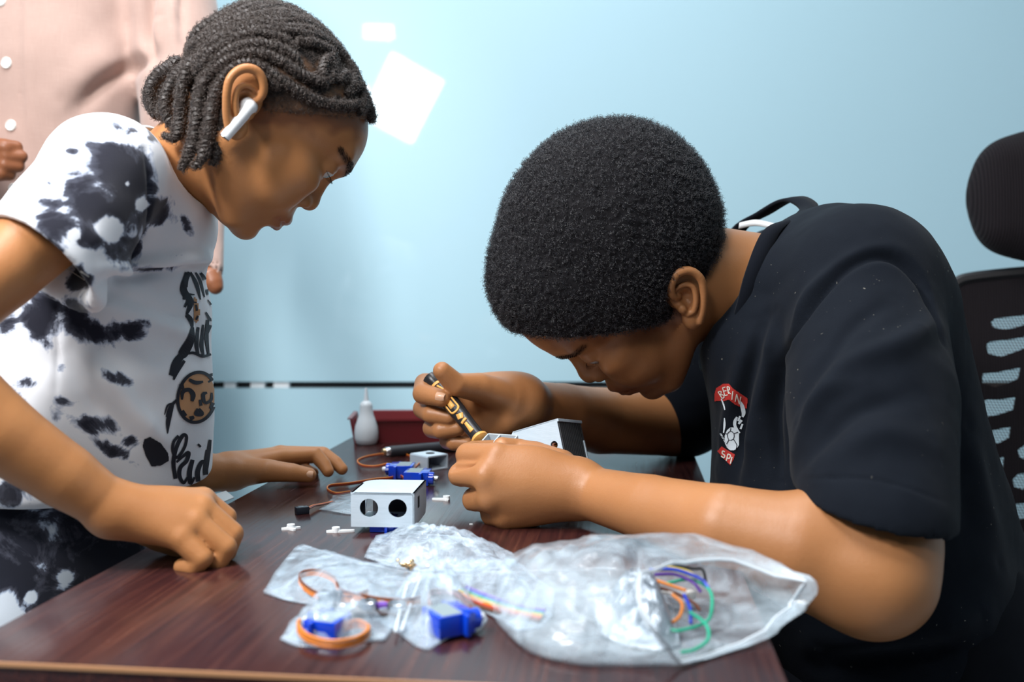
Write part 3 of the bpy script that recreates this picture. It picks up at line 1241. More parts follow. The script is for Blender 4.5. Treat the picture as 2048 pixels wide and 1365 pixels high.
V = crease(V, N, [
    (L((1560, 960, 0.86), (1552, 800, 0.87), (1590, 660, 0.885), (1680, 545, 0.90), (1770, 510, 0.905), (1840, 560, 0.92), (1885, 680, 0.93)), 0.006, -0.0075),
    (L((1575, 700, 0.87), (1620, 590, 0.88), (1710, 520, 0.885), (1790, 500, 0.895)), 0.010, 0.004),
    (L((1600, 850, 0.83), (1690, 740, 0.82), (1800, 690, 0.84), (1870, 640, 0.87)), 0.011, 0.0055),
    (L((1610, 790, 0.84), (1700, 660, 0.84), (1790, 600, 0.86)), 0.008, -0.003),
    (L((1590, 900, 0.82), (1650, 800, 0.81), (1720, 760, 0.81)), 0.008, 0.005),
    (L((1600, 930, 0.81), (1700, 830, 0.79), (1830, 790, 0.82)), 0.009, -0.004),
    (L((1640, 940, 0.78), (1750, 870, 0.78), (1860, 880, 0.81)), 0.012, 0.004),
    (L((1600, 960, 0.80), (1750, 960, 0.755), (1890, 1005, 0.80)), 0.0015, -0.0009),
    (L((1510, 640, 0.92), (1470, 800, 0.91), (1440, 940, 0.90)), 0.012, 0.006),
    (L((1560, 620, 0.90), (1520, 800, 0.89), (1500, 960, 0.88)), 0.012, 0.007),
    (L((1535, 640, 0.90), (1495, 800, 0.90), (1470, 960, 0.89)), 0.008, -0.006),
    (L((1930, 850, 0.95), (1960, 1000, 0.95), (1990, 1130, 0.97)), 0.02, 0.006),
    (L((1640, 1290, 0.88), (1800, 1265, 0.87), (1960, 1235, 0.93)), 0.016, 0.008),
    (L((1640, 1325, 0.88), (1800, 1310, 0.87), (1960, 1290, 0.93)), 0.010, -0.006),
], Fc, 1.5)
V = V + N * (0.0018 * fbm(V, 22, 3, 9))[:, None]
shirt_b = new_mesh_obj('t_shirt', V, Fc, MATS['cotton_black'], boy)
BVH_SB = BVHTree.FromPolygons([tuple(q) for q in V], [tuple(map(int, q)) for q in Fc])


def band(name, pts, wdir, width, thick, material, parent, closed=False, per=6):
    """a cloth strip along a path; wdir gives the width direction at each point"""
    c = catmull(list(pts) + ([pts[0]] if closed else []), per)
    wd = catmull([np.asarray(q, float) for q in (list(wdir) + ([wdir[0]] if closed else []))], per)
    v, f = [], []
    for i, p in enumerate(c):
        tt = c[min(i + 1, len(c) - 1)] - c[max(i - 1, 0)]
        tt /= np.linalg.norm(tt)
        w = wd[i] / np.linalg.norm(wd[i])
        n = np.cross(tt, w)
        n /= np.linalg.norm(n)
        for a, b in ((-0.5, -0.5), (0.0, -0.62), (0.5, -0.5), (0.5, 0.5), (0.0, 0.62), (-0.5, 0.5)):
            v.append(p + w * a * width + n * b * thick)
    for i in range(len(c) - 1):
        for k in range(6):
            f.append((i * 6 + k, i * 6 + (k + 1) % 6, (i + 1) * 6 + (k + 1) % 6, (i + 1) * 6 + k))
    f.append(tuple(range(5, -1, -1)))
    f.append(tuple((len(c) - 1) * 6 + k for k in range(6)))
    return new_mesh_obj(name, np.array(v), f, material, parent)


# ribbed collar standing off the neck at the back
cp = [(1600, 437, 1.03), (1545, 462, 0.998), (1512, 540, 0.978), (1484, 640, 0.985), (1440, 730, 1.03), (1415, 720, 1.11), (1430, 600, 1.18), (1470, 470, 1.19), (1530, 425, 1.17), (1583, 398, 1.13), (1618, 415, 1.08)]
nk = [P(1545, 575, 1.07), P(1400, 560, 1.06)]
ax_ = nk[0] - nk[1]
ax_ /= np.linalg.norm(ax_)
band('collar', [P(*q) for q in cp], [ax_ + np.array([0, 0, 0.25])] * len(cp), 0.021, 0.0035, MATS['cotton_rib'], shirt_b, True)
tp = [(1478, 452, 1.175), (1512, 446, 1.17), (1548, 453, 1.15)]
band('neck_tape', [P(*q) for q in tp], [np.array([0.2, 0.3, 1.0])] * 3, 0.0075, 0.0015, MATS['cotton_white'], shirt_b)

S = Sculpt(0.006)
for sd in (-1, 1):
    hip = hipc + np.array([0.02, 0.09 * sd, -0.05])
    knee = np.array([0.15, hip[1] + 0.02 * sd, 0.52])
    S.chain([hip, knee], [0.098, 0.078], 0.04)
    S.chain([knee, np.array([0.21, hip[1] + 0.02 * sd, 0.12])], [0.07, 0.058], 0.03)
S.chain([hipc + np.array([0.03, -0.08, 0.03]), hipc + np.array([0.03, 0.08, 0.03])], [0.12, 0.12], 0.04)
V, Fc = S.build()
N = normals(V, Fc)
V = V + N * (0.004 * fbm(V, 14, 3, 4))[:, None]
new_mesh_obj('trousers', V, Fc, MATS['trousers_dark'], boy)
mat('shoe_dark', (0.02, 0.02, 0.022), 0.6)
for sd in (-1, 1):
    y_ = hipc[1] + 0.11 * sd
    S = Sculpt(0.004)
    S.chain([np.array([0.235, y_, 0.05]), np.array([0.14, y_, 0.045]), np.array([0.04, y_, 0.035])], [0.044, 0.044, 0.036], 0.02)
    S.box((0.14, y_, -0.03), (0.3, 0.1, 0.03), rnd=0.002, k=0.004, mode='s')
    V, Fc = S.build()
    new_mesh_obj('shoe', V, Fc, MATS['shoe_dark'], boy)

# ================================================================ the girl leaning on the desk
girl = thing('person', 'person in a black and white tie dye T-shirt with braided hair and a white earbud', 'person', (-0.42, 0.93, 0.0))
HG = Head(481, 224, 0.90, (0.575, 0.818), (0.818, -0.575), 0.452, 0.945, roll=math.radians(-6))
S = Sculpt(0.0015)
lips_g = face(S, HG, lids=0.6, fore=2, ez=6)
S.chain([P(440, 275, 0.905), P(370, 330, 0.915), P(290, 400, 0.93)], [0.045, 0.040, 0.042], 0.02)
Vh, Fh = S.build()

# near arm (her right) and closed hand
S = Sculpt(0.0016)
S.chain([P(205, 360, 0.82), P(0, 547, 0.745), P(-190, 690, 0.70)], [0.036, 0.0275, 0.029], 0.015)
S.chain([P(-195, 680, 0.70), P(0, 866, 0.725), P(130, 953, 0.745), P(225, 1017, 0.760)], [0.030, 0.0275, 0.0235, 0.0192], 0.015)
mcg = {'i': (405, 1001, 0.802), 'm': (402, 1018, 0.787), 'r': (388, 1045, 0.773), 'p': (360, 1076, 0.761)}
wg = P(228, 1020, 0.762)
for q, r1 in zip('imrp', (0.0105, 0.0110, 0.0108, 0.0100)):
    S.cap(wg, P(*mcg[q]), 0.0175, r1, 0.010)
S.ell(P(310, 1030, 0.782), (0.032, 0.026, 0.0165), basis((0.1, -0.3, 1), (1, 0, -0.35)), k=0.01)
fg = {
    'i': ([mcg['i'], (452, 1035, 0.808), (446, 1070, 0.806), (425, 1090, 0.804)], [0.0100, 0.0086, 0.0078, 0.007]),
    'm': ([mcg['m'], (464, 1068, 0.790), (452, 1104, 0.787), (425, 1118, 0.785)], [0.0108, 0.0092, 0.0083, 0.0072]),
    'r': ([mcg['r'], (450, 1095, 0.774), (436, 1123, 0.773), (410, 1130, 0.775)], [0.0106, 0.0092, 0.0083, 0.0072]),
    'p': ([mcg['p'], (403, 1117, 0.759), (388, 1135, 0.760), (365, 1134, 0.764)], [0.0098, 0.0086, 0.0077, 0.0068])}
for q in 'imrp':
    finger(S, [P(*p) for p in fg[q][0]], fg[q][1], 0.0024)
S.chain([P(250, 1035, 0.79), P(320, 1075, 0.805), P(375, 1098, 0.805), P(410, 1105, 0.80)], [0.0150, 0.0115, 0.0095, 0.008], 0.006)
V1, F1 = S.build()

# far arm (her left) and open hand
S = Sculpt(0.0016)
S.chain([P(260, 420, 1.06), P(270, 800, 1.06), P(400, 948, 1.07), P(455, 945, 1.085)], [0.034, 0.027, 0.0225, 0.0195], 0.012)
mcf = {'i': (562, 914, 1.118), 'm': (560, 910, 1.138), 'r': (552, 914, 1.155), 'p': (540, 925, 1.168)}
wf = P(460, 943, 1.09)
for q, r1 in zip('imrp', (0.0105, 0.0105, 0.0100, 0.0092)):
    S.cap(wf, P(*mcf[q]), 0.0165, r1, 0.010)
ff = {
    'i': ([mcf['i'], (630, 909, 1.128), (648, 929, 1.124), (656, 943, 1.120)], [0.0105, 0.0086, 0.0078, 0.0068]),
    'm': ([mcf['m'], (646, 909, 1.150), (671, 926, 1.146), (684, 939, 1.142)], [0.0105, 0.0088, 0.0078, 0.0068]),
    'r': ([mcf['r'], (640, 913, 1.172), (664, 922, 1.170), (676, 931, 1.168)], [0.0100, 0.0082, 0.0074, 0.0064]),
    'p': ([mcf['p'], (590, 933, 1.165), (614, 941, 1.160), (627, 946, 1.156)], [0.0092, 0.0076, 0.0068, 0.006])}
for q in 'imrp':
    finger(S, [P(*p) for p in ff[q][0]], ff[q][1], 0.0024)
S.chain([P(478, 945, 1.085), P(535, 942, 1.078), P(584, 946, 1.082), P(618, 951, 1.086)], [0.0170, 0.0125, 0.0100, 0.0082], 0.008)
V2, F2 = S.build()

# trunk and legs under the clothes
S = Sculpt(0.006)
S.chain([P(260, 430, 0.94), P(160, 700, 0.95), P(110, 1000, 0.96)], [0.055, 0.085, 0.09], 0.04)
S.cap(P(215, 350, 0.85), P(235, 370, 1.04), 0.035, 0.035, 0.03)
hg = P(90, 1060, 0.97)
for sd in (-1, 1):
    hip = hg + np.array([0.0, 0.065 * sd, -0.02])
    knee = np.array([hip[0] - 0.02, hip[1], 0.40])
    ank = np.array([hip[0] - 0.05, hip[1], 0.07])
    S.chain([hip, knee, ank], [0.065, 0.042, 0.028], 0.03)
    S.cap(ank + np.array([-0.02, 0, -0.03]), ank + np.array([0.11, 0, -0.045]), 0.03, 0.022, 0.02)
V3, F3 = S.build()
V, Fc = join([(Vh, Fh), (V1, F1), (V2, F2), (V3, F3), ear(HG, 1, 0.92), ear(HG, -1, 0.92)])
lip = np.zeros(len(V))
dl = np.minimum(seg_dist(Vh, lips_g[0]), seg_dist(Vh, lips_g[1]))
lip[:len(Vh)] = np.clip(1.5 - dl / (6.2 * HG.k), 0, 1)
new_mesh_obj('body', V, Fc, MATS['skin_girl'], girl, attrs={'lip': lip, 'pale': np.zeros(len(V)), 'deep': scalp_fade(HG, V, 33, 30, 10.0) * (np.arange(len(V)) < len(Vh)), 'brow': brow_attr(HG, V, 6) * (np.arange(len(V)) < len(Vh))})
eyes(HG, girl, 6)
brows_lashes(HG, girl, 'hair_black', Vh, Fh, 6)
nail(P(616, 949, 1.0775), (0.15, -0.95, 0.25), (1, 0, -0.1), 0.0105, 0.0095, girl)

# ---- hair: a thin cap over the scalp, then every braid on its own
def girl_cap():
    S = Sculpt(0.002)
    k = HG.k
    skull(S, HG, 2.6, 2)
    hairline(S, HG, 27, 32)
    for y in (-1, 1):
        S.ell(HG(-2, y * 82, -6), np.array([23, 32, 27]) * k, HG.R(-25), k=0.004, mode='s')
    S.box(HG(-40, 0, -92), np.array([110, 120, 66]) * k, HG.R(-18), rnd=0.004, k=0.008, mode='s')
    return S.build()


V, Fc = girl_cap()
N = normals(V, Fc)
V = V + N * (0.0006 * fbm(V, 500, 2, 3))[:, None]
PARTS = [[(500, 92), (560, 100), (600, 120), (625, 145)], [(505, 122), (570, 140), (600, 168), (620, 195), (645, 216)], [(690, 150), (682, 175), (655, 192)], [(640, 130), (665, 160), (690, 190)], [(470, 112), (440, 150), (425, 190)]]
q = to_px(V)
q3 = np.concatenate([q, np.zeros((len(q), 1))], 1)
pt = np.zeros(len(V))
for ln in PARTS:
    pt = np.maximum(pt, np.clip(1.4 - seg_dist(q3, [np.array([x, y, 0.0]) for x, y in ln]) / 9.0, 0, 1))
l_ = HG.local(V)
dfr = (l_[:, 0] - 27) * 0.81 - (l_[:, 2] - 32) * 0.586
pt = np.maximum(pt * 0.9, np.clip(1.0 + (dfr + 4 * vnoise(l_, 0.15, 8)) / 16.0, 0, 1) * 0.8)
m = mat('scalp_hair', (0.02, 0.013, 0.011), 0.6)
t = NT(m)
t.base(t.mix(t.math('MULTIPLY', t.attr('part'), t.math('ADD', t.noise(t.coord(), 420, 2), 0.35)), (0.018, 0.012, 0.010), (0.24, 0.115, 0.055)))
hair_g = new_mesh_obj('hair', V, Fc, m, girl, attrs={'part': pt})
out_ = np.where(np.linalg.norm((HG.local(V) - np.array([0, 0, 35])) / np.array([84, 68, 60]), axis=1) > 1.0)[0]
pick = RNG.choice(out_, 16000)
pick = pick[RNG.uniform(0, 1, len(pick)) > pt[pick] * 0.75]
hair_strands('short_hair', coils(V[pick], N[pick], 0.0036, 0.0008, 1.3, 8, 0.9), 0.00012, MATS['hair_strand_brown'], hair_g)
S = Sculpt(0.002)
skull(S, HG, 2.6, 2)
Vs, Fs = S.build()
BVH_SK = BVHTree.FromPolygons([tuple(q) for q in Vs], [tuple(map(int, q)) for q in Fs])
CAMP = np.array([0, 0, CAMZ])


def hit(bvh, px, py):
    r = ray(px, py)
    h_ = bvh.ray_cast(Vector(CAMP), Vector(r / np.linalg.norm(r)), 6)
    return (np.array(h_[0]), np.array(h_[1])) if h_[0] is not None else None


def on_scalp(px, py, lift):
    h_ = hit(BVH_SK, px, py)
    if h_ is None:
        q = BVH_SK.find_nearest(Vector(P(px, py, 0.90)))
        p, n = np.array(q[0]), np.array(q[1])
    else:
        p, n = h_
    return p + n * lift


def plait(path, r0, r1, parent, name='braid'):
    """two-strand rope braid along a path, tapering"""
    c = catmull(path, 10)
    seg = [np.linalg.norm(c[i + 1] - c[i]) for i in range(len(c) - 1)]
    tot = sum(seg)
    n = max(14, int(tot / 0.00085))
    s_ = np.concatenate([[0], np.cumsum(seg)])
    u = np.linspace(0, tot, n)
    C = np.stack([np.interp(u, s_, [q[k] for q in c]) for k in range(3)], 1)
    Tn = np.gradient(C, axis=0)
    Tn /= np.linalg.norm(Tn, axis=1, keepdims=True) + 1e-12
    a = np.cross(Tn, np.array([0.2, 1.0, 0.3]))
    a /= np.linalg.norm(a, axis=1, keepdims=True)
    b = np.cross(Tn, a)
    rr = np.interp(u / tot, [0, 0.08, 0.8, 1], [r0 * 0.5, r0, (r0 + r1) / 2, r1 * 0.5])
    w = 2 * math.pi * u / 0.0078 + random.uniform(0, 6)
    mb = MB()
    for ph in (0, math.pi):
        off = rr[:, None] * 0.52 * (np.cos(w + ph)[:, None] * a + np.sin(w + ph)[:, None] * b)
        mb.tube(list(C + off), list(rr * 0.66), 7)
    o = mb.build(name, MATS['hair_brown'], parent, True)
    # frizz on the braid
    k = int(tot / 0.00011)
    ii = RNG.integers(0, n, k)
    th = RNG.uniform(0, 6.28, k)
    nn = np.cos(th)[:, None] * a[ii] + np.sin(th)[:, None] * b[ii]
    FRIZZ.append(coils(C[ii] + nn * rr[ii][:, None] * 0.85, nn, 0.0036, 0.0011, 1.4, 8, 0.8))
    return o


FRIZZ = []
# near side rows traced over the scalp, front to back, then hanging free behind
ROWS = [
    [(590, 100), (560, 80), (510, 70), (460, 85), (410, 120), (375, 165), (355, 205), (345, 240)],
    [(640, 165), (645, 130), (660, 110), (620, 90), (590, 85)],
    [(665, 122), (650, 165), (600, 150), (550, 118), (500, 108), (450, 125), (415, 165), (395, 210), (385, 260)],
    [(690, 150), (668, 165)],
    [(730, 205), (690, 212), (640, 205), (600, 185), (560, 160), (515, 130), (480, 130), (450, 155), (430, 200), (420, 250), (412, 300)],
    [(735, 150), (700, 100), (650, 60), (590, 45), (530, 48), (470, 68), (415, 100), (370, 140), (340, 180), (325, 215)],
    [(715, 110), (680, 65), (630, 32), (570, 22), (510, 30), (450, 55), (395, 95), (350, 130), (320, 160)],
    [(745, 200), (725, 150), (690, 105)],
    [(690, 190), (705, 165), (700, 140), (670, 105), (620, 68), (560, 60), (500, 52), (440, 75), (395, 110)],
    [(690, 75), (650, 40), (600, 20), (545, 12), (490, 18), (440, 42), (400, 70), (365, 105)],
    [(735, 170), (712, 128), (680, 88), (635, 55), (580, 40), (520, 42), (462, 60), (410, 92)],
    [(738, 215), (725, 185), (700, 170)],
    [(560, 178), (540, 160), (505, 148)],
    [(600, 130), (570, 105), (530, 92), (485, 95), (440, 118)],
    [(660, 50), (615, 28), (560, 16), (505, 22), (455, 45), (410, 75)],
    [(720, 130), (690, 85), (645, 50), (595, 34), (540, 34), (480, 48), (425, 78), (380, 118)],
    [(725, 150), (690, 118), (650, 88), (600, 72), (545, 66), (490, 66), (440, 88), (400, 125), (375, 160)],
    [(700, 118), (665, 82), (615, 56), (560, 50), (500, 54), (445, 72)],
    [(480, 80), (435, 105), (400, 140), (375, 185)],
    [(500, 88), (455, 105), (420, 145), (398, 190)],
    [(742, 190), (735, 225), (738, 245)],
    [(715, 175), (722, 205), (715, 228)],
]
for row in ROWS:
    plait([on_scalp(x, y, 0.0026) for x, y in row], 0.0043, 0.0042, hair_g, 'braid')
# free hanging twists at the nape: (pixel path, depth)
FREE = [
    ([(395, 110), (372, 150), (362, 200), (360, 240), (352, 275), (325, 270)], 0.855),
    ([(415, 150), (398, 200), (392, 250), (385, 290), (372, 320), (362, 340)], 0.842),
    ([(440, 165), (425, 210), (418, 260), (410, 300), (398, 325), (385, 335)], 0.838),
    ([(455, 185), (445, 225), (440, 270), (432, 310), (424, 330)], 0.845),
    ([(372, 130), (345, 165), (330, 205), (338, 240), (352, 262)], 0.868),
    ([(345, 135), (318, 150), (300, 180), (303, 215), (325, 232), (345, 225)], 0.885),
    ([(335, 150), (322, 175), (310, 205), (318, 228)], 0.905),
    ([(360, 118), (330, 140), (308, 165), (298, 200), (312, 225)], 0.925),
    ([(400, 95), (370, 140), (350, 190), (345, 240), (350, 270)], 0.945),
    ([(420, 120), (400, 180), (395, 240), (390, 300)], 0.965),
    ([(445, 140), (430, 200), (425, 260), (415, 315)], 0.975),
    ([(405, 180), (400, 230), (405, 280), (395, 315), (375, 328)], 0.87),
]
for pth, dY in FREE:
    plait([P(x, y, dY) for x, y in pth], 0.0056, 0.0042, hair_g, 'braid')
# the far side carries the same rows
for row in ROWS[2:6]:
    pts = []
    for x, y in row:
        l = HG.local(on_scalp(x, y, 0.0035)[None])[0]
        pts.append(HG(l[0], -l[1], l[2]))
    plait(pts, 0.0043, 0.0042, hair_g, 'braid')
hair_strands('frizz', np.concatenate(FRIZZ), 0.00019, MATS['hair_strand_brown'], hair_g)

# ---------------------------------------------------------------- the girl's clothes


def dye_material(name, light, dark, bias):
    m = mat(name, light, 0.88, spec=0.2, sheen=0.25)
    t = NT(m)
    v = t.coord()
    n = t.noise(v, 26, 5, 0.62, 0.8)
    n2 = t.noise(v, 120, 3, 0.6)
    f = t.math('ADD', t.attr('dye'), t.math('MULTIPLY', t.math('SUBTRACT', n, 0.5), 1.75))
    f = t.math('ADD', f, t.math('MULTIPLY', t.math('SUBTRACT', n2, 0.5), 0.22))
    t.base(t.ramp(t.math('ADD', f, bias), [(0.34, light), (0.43, (light[0] * 0.55, light[1] * 0.6, light[2] * 0.7)), (0.52, (0.055, 0.06, 0.085)), (0.70, dark)]))
    t.bump(t.noise(v, 1500, 2), 0.3, 0.0005)
    return m


dye_material('tie_dye', (0.80, 0.82, 0.86), (0.012, 0.013, 0.024), 0.0)
mat('stitch', (0.62, 0.62, 0.58), 0.8)


def blots(V, lst):
    """dyed patches given as seen: (px, py, rx, ry, angle, strength)"""
    q = to_px(V)
    out = np.zeros(len(V))
    for px, py, rx, ry, an, st in lst:
        c, s_ = math.cos(math.radians(an)), math.sin(math.radians(an))
        x, y = q[:, 0] - px, q[:, 1] - py
        rx, ry = rx * 1.18, ry * 1.18
        d = np.hypot((x * c + y * s_) / rx, (-x * s_ + y * c) / ry)
        out = np.maximum(out, st * np.exp(-0.75 * d ** 2.4))
    return out


def pxnoise(V, scale, seed):
    q = to_px(V)
    return fbm(np.stack([q[:, 0], q[:, 1], np.full(len(q), 3.3)], 1), 1.0 / scale, 3, seed)


S = Sculpt(0.0026)
# near sleeve: cut at the hem and hollowed, then the trunk is joined on
S.chain([P(208, 352, 0.825), P(150, 440, 0.797), P(50, 570, 0.758)], [0.0455, 0.049, 0.0515], 0.02)
hx = P(182, 588, 0.762) - P(-10, 455, 0.762)
hup = P(150, 440, 0.797) - P(50, 570, 0.758)
Mh = basis(hup - hx * (hup @ hx) / (hx @ hx), hx)
hemc = P(82, 526, 0.768)
S.box(hemc - Mh[:, 2] * 0.10, (0.12, 0.12, 0.10), Mh, rnd=0.002, k=0.002, mode='s')
S.chain([P(120, 478, 0.785), P(30, 590, 0.75)], [0.038, 0.049], 0.006, mode='s')
# far sleeve
S.chain([P(262, 380, 1.04), P(265, 520, 1.07)], [0.045, 0.045], 0.02)
# trunk
S.chain([P(262, 375, 0.90), P(222, 470, 0.93), P(165, 640, 0.94), P(150, 800, 0.94), P(150, 970, 0.95)], [0.046, 0.083, 0.112, 0.122, 0.122], 0.03)
S.chain([P(262, 375, 0.99), P(222, 470, 0.98), P(165, 640, 0.99), P(150, 800, 0.99), P(150, 970, 1.0)], [0.045, 0.080, 0.112, 0.120, 0.120], 0.04)
S.cap(P(215, 345, 0.85), P(262, 360, 1.02), 0.044, 0.044, 0.03)
S.cap(P(330, 440, 0.90), P(350, 440, 1.0), 0.035, 0.035, 0.035)
# straight hem
S.box((P(150, 985, 0.9)[0], 0.96, P(150, 1022, 0.83)[2] - 0.2), (0.4, 0.4, 0.2), rnd=0.004, k=0.01, mode='s')
# neck opening
S.chain([P(455, 245, 0.905), P(350, 340, 0.92)], [0.055, 0.0455], 0.006, mode='s')
V, Fc = S.build()
V = smooth_mesh(V, Fc, 2)
N = normals(V, Fc)
V = crease(V, N, [
    (L((205, 545, 0.83), (290, 525, 0.845), (380, 512, 0.87), (425, 520, 0.92)), 0.007, 0.0085),
    (L((195, 560, 0.83), (300, 545, 0.85), (400, 545, 0.88)), 0.006, -0.007),
    (L((150, 680, 0.81), (210, 760, 0.80), (290, 850, 0.81), (340, 900, 0.83)), 0.010, 0.007),
    (L((130, 720, 0.81), (190, 800, 0.80), (260, 880, 0.81)), 0.009, -0.005),
    (L((120, 560, 0.82), (200, 600, 0.81), (330, 640, 0.84), (400, 690, 0.88)), 0.012, 0.005),
    (L((200, 580, 0.82), (300, 620, 0.83), (390, 650, 0.87)), 0.008, -0.005),
    (L((110, 780, 0.81), (250, 760, 0.80), (370, 745, 0.85)), 0.014, 0.004),
    (L((118, 600, 0.815), (116, 700, 0.81), (112, 800, 0.80)), 0.0025, -0.0022),
    (L((292, 300, 0.84), (302, 370, 0.835), (296, 440, 0.83), (262, 515, 0.825)), 0.0035, -0.005),
    (L((60, 300, 0.80), (130, 275, 0.80), (215, 270, 0.81)), 0.006, 0.003),
    (L((45, 318, 0.79), (120, 295, 0.79), (200, 285, 0.80)), 0.004, -0.003),
    (L((120, 440, 0.745), (180, 470, 0.745), (230, 520, 0.76)), 0.010, 0.003),
], Fc)
V = V + N * (0.0016 * fbm(V, 24, 3, 19))[:, None]
BL = [(240, 255, 30, 14, 20, 0.75), (245, 305, 55, 16, 12, 0.75), (143, 302, 13, 7, 5, 0.7), (250, 355, 52, 55, 0, 1.05), (190, 405, 58, 42, 30, 1.0),
      (245, 430, 60, 60, 0, 0.95), (95, 365, 26, 9, 15, 0.7), (100, 408, 36, 12, 5, 0.7), (110, 455, 38, 26, 20, 0.95), (170, 470, 50, 24, 20, 0.95), (255, 495, 40, 30, -20, 1.0),
      (110, 505, 40, 22, 35, 0.85), (160, 555, 26, 26, 40, 0.95), (310, 425, 32, 28, -20, 1.0), (305, 378, 16, 14, 0, 0.8), (300, 300, 12, 40, 0, 0.6), (375, 450, 12, 28, -15, 0.6),
      (325, 500, 45, 10, -12, 0.6), (290, 535, 60, 10, 0, 0.7), (355, 510, 22, 8, -10, 0.7), (85, 640, 34, 40, 0, 1.05), (150, 640, 26, 40, -20, 0.95), (215, 670, 60, 20, 10, 0.85), (265, 665, 26, 20, 0, 0.85),
      (95, 690, 16, 24, 0, 0.8), (240, 760, 26, 14, 20, 0.75), (60, 765, 18, 12, 0, 0.7), (125, 735, 14, 10, 0, 0.6), (165, 850, 44, 24, 20, 0.95), (215, 850, 34, 18, 30, 0.85), (205, 890, 55, 14, 30, 0.8),
      (262, 880, 18, 12, 0, 0.7), (30, 830, 50, 30, 0, 0.7), (15, 640, 20, 60, 0, 0.6), (115, 820, 30, 40, 0, 0.75), (-60, 500, 60, 60, 0, 0.9), (-90, 700, 60, 60, 0, 0.9), (20, 990, 60, 24, 0, 0.8),
      (-20, 900, 60, 40, 0, 0.8)]
dye = blots(V, BL)
for hx_, hy_, hr_ in ((218, 455, 26), (150, 470, 12), (140, 515, 14), (283, 410, 12), (255, 368, 8), (185, 530, 18)):
    q = to_px(V)
    dye = dye - 0.95 * np.clip(1.3 - np.hypot(q[:, 0] - hx_, q[:, 1] - hy_) / hr_, 0, 1)
dye = np.clip(dye, 0, 1.2) * 0.85 + 0.12 * pxnoise(V, 22, 8)
shirt_g = new_mesh_obj('t_shirt', V, Fc, MATS['tie_dye'], girl, attrs={'dye': dye})
BVH_SG = BVHTree.FromPolygons([tuple(q) for q in V], [tuple(map(int, q)) for q in Fc])

# neck band


def ring_band(name, c, axis, hint, rx, ry, width, thick, material, parent):
    M = basis(axis, hint)
    pts = [c + M @ np.array([rx * math.cos(a), ry * math.sin(a), 0]) for a in np.linspace(0, 2 * math.pi, 17)[:-1]]
    return band(name, pts, [M[:, 2] + 0.25 * (c - p) / np.linalg.norm(c - p) for p in pts], width, thick, material, parent, True)


nk = np.array(P(455, 245, 0.905)) - np.array(P(345, 345, 0.92))
mat('rib_white', (0.74, 0.80, 0.86), 0.85, sheen=0.2)
ring_band('collar', P(346, 343, 0.92), nk, P(402, 418, 0.92) - P(283, 268, 0.92), 0.0478, 0.0505, 0.013, 0.0034, MATS['rib_white'], shirt_g)


def surf(bvh, px, py, lift=0.0006):
    h_ = hit(bvh, px, py)
    if h_ is None:
        return None
    return h_[0] + h_[1] * lift, h_[1]


def stroke(mb, bvh, pts, widths, lift=0.0007, per=6):
    """a printed line lying on cloth: pixel path with half widths in pixels"""
    p2 = catmull([np.array([x, y, w]) for (x, y), w in zip(pts, widths if hasattr(widths, '__len__') else [widths] * len(pts))], per)
    v, ok = [], []
    for i, q in enumerate(p2):
        tt = p2[min(i + 1, len(p2) - 1)][:2] - p2[max(i - 1, 0)][:2]
        tt = tt / (np.linalg.norm(tt) + 1e-9)
        nn = np.array([-tt[1], tt[0]])
        a = surf(bvh, *(q[:2] + nn * q[2]), lift)
        b = surf(bvh, *(q[:2] - nn * q[2]), lift)
        if a is None or b is None or np.linalg.norm(a[0] - b[0]) > 0.03:
            ok.append(None)
        else:
            ok.append((len(v), len(v) + 1))
            v += [a[0], b[0]]
    f = []
    for i in range(len(ok) - 1):
        if ok[i] and ok[i + 1]:
            f.append((ok[i][0], ok[i][1], ok[i + 1][1], ok[i + 1][0]))
    mb.add(v, f)


def patch(mb, bvh, poly, lift=0.0006, step=3.0):
    """a printed filled shape lying on cloth (pixel polygon)"""
    poly = np.array(poly, float)
    lo, hi = poly.min(0), poly.max(0)
    nx, ny = int((hi[0] - lo[0]) / step) + 2, int((hi[1] - lo[1]) / step) + 2

    def inside(x, y):
        c = False
        j = len(poly) - 1
        for i in range(len(poly)):
            if (poly[i, 1] > y) != (poly[j, 1] > y) and x < (poly[j, 0] - poly[i, 0]) * (y - poly[i, 1]) / (poly[j, 1] - poly[i, 1]) + poly[i, 0]:
                c = not c
            j = i
        return c
    idx, v, f = {}, [], []
    for i in range(nx):
        for j in range(ny):
            x, y = lo[0] + i * step, lo[1] + j * step
            if inside(x, y):
                s_ = surf(bvh, x, y, lift)
                if s_ is not None:
                    idx[i, j] = len(v)
                    v.append(s_[0])
    for (i, j) in list(idx):
        q = [(i, j), (i + 1, j), (i + 1, j + 1), (i, j + 1)]
        if all(c in idx for c in q):
            f.append(tuple(idx[c] for c in q))
    mb.add(v, f)


mat('print_black', (0.010, 0.011, 0.020), 0.75)
mat('print_tan', (0.52, 0.27, 0.13), 0.8)
mat('print_grey', (0.50, 0.50, 0.52), 0.8)
PB, PT = MB(), MB()
G = BVH_SG
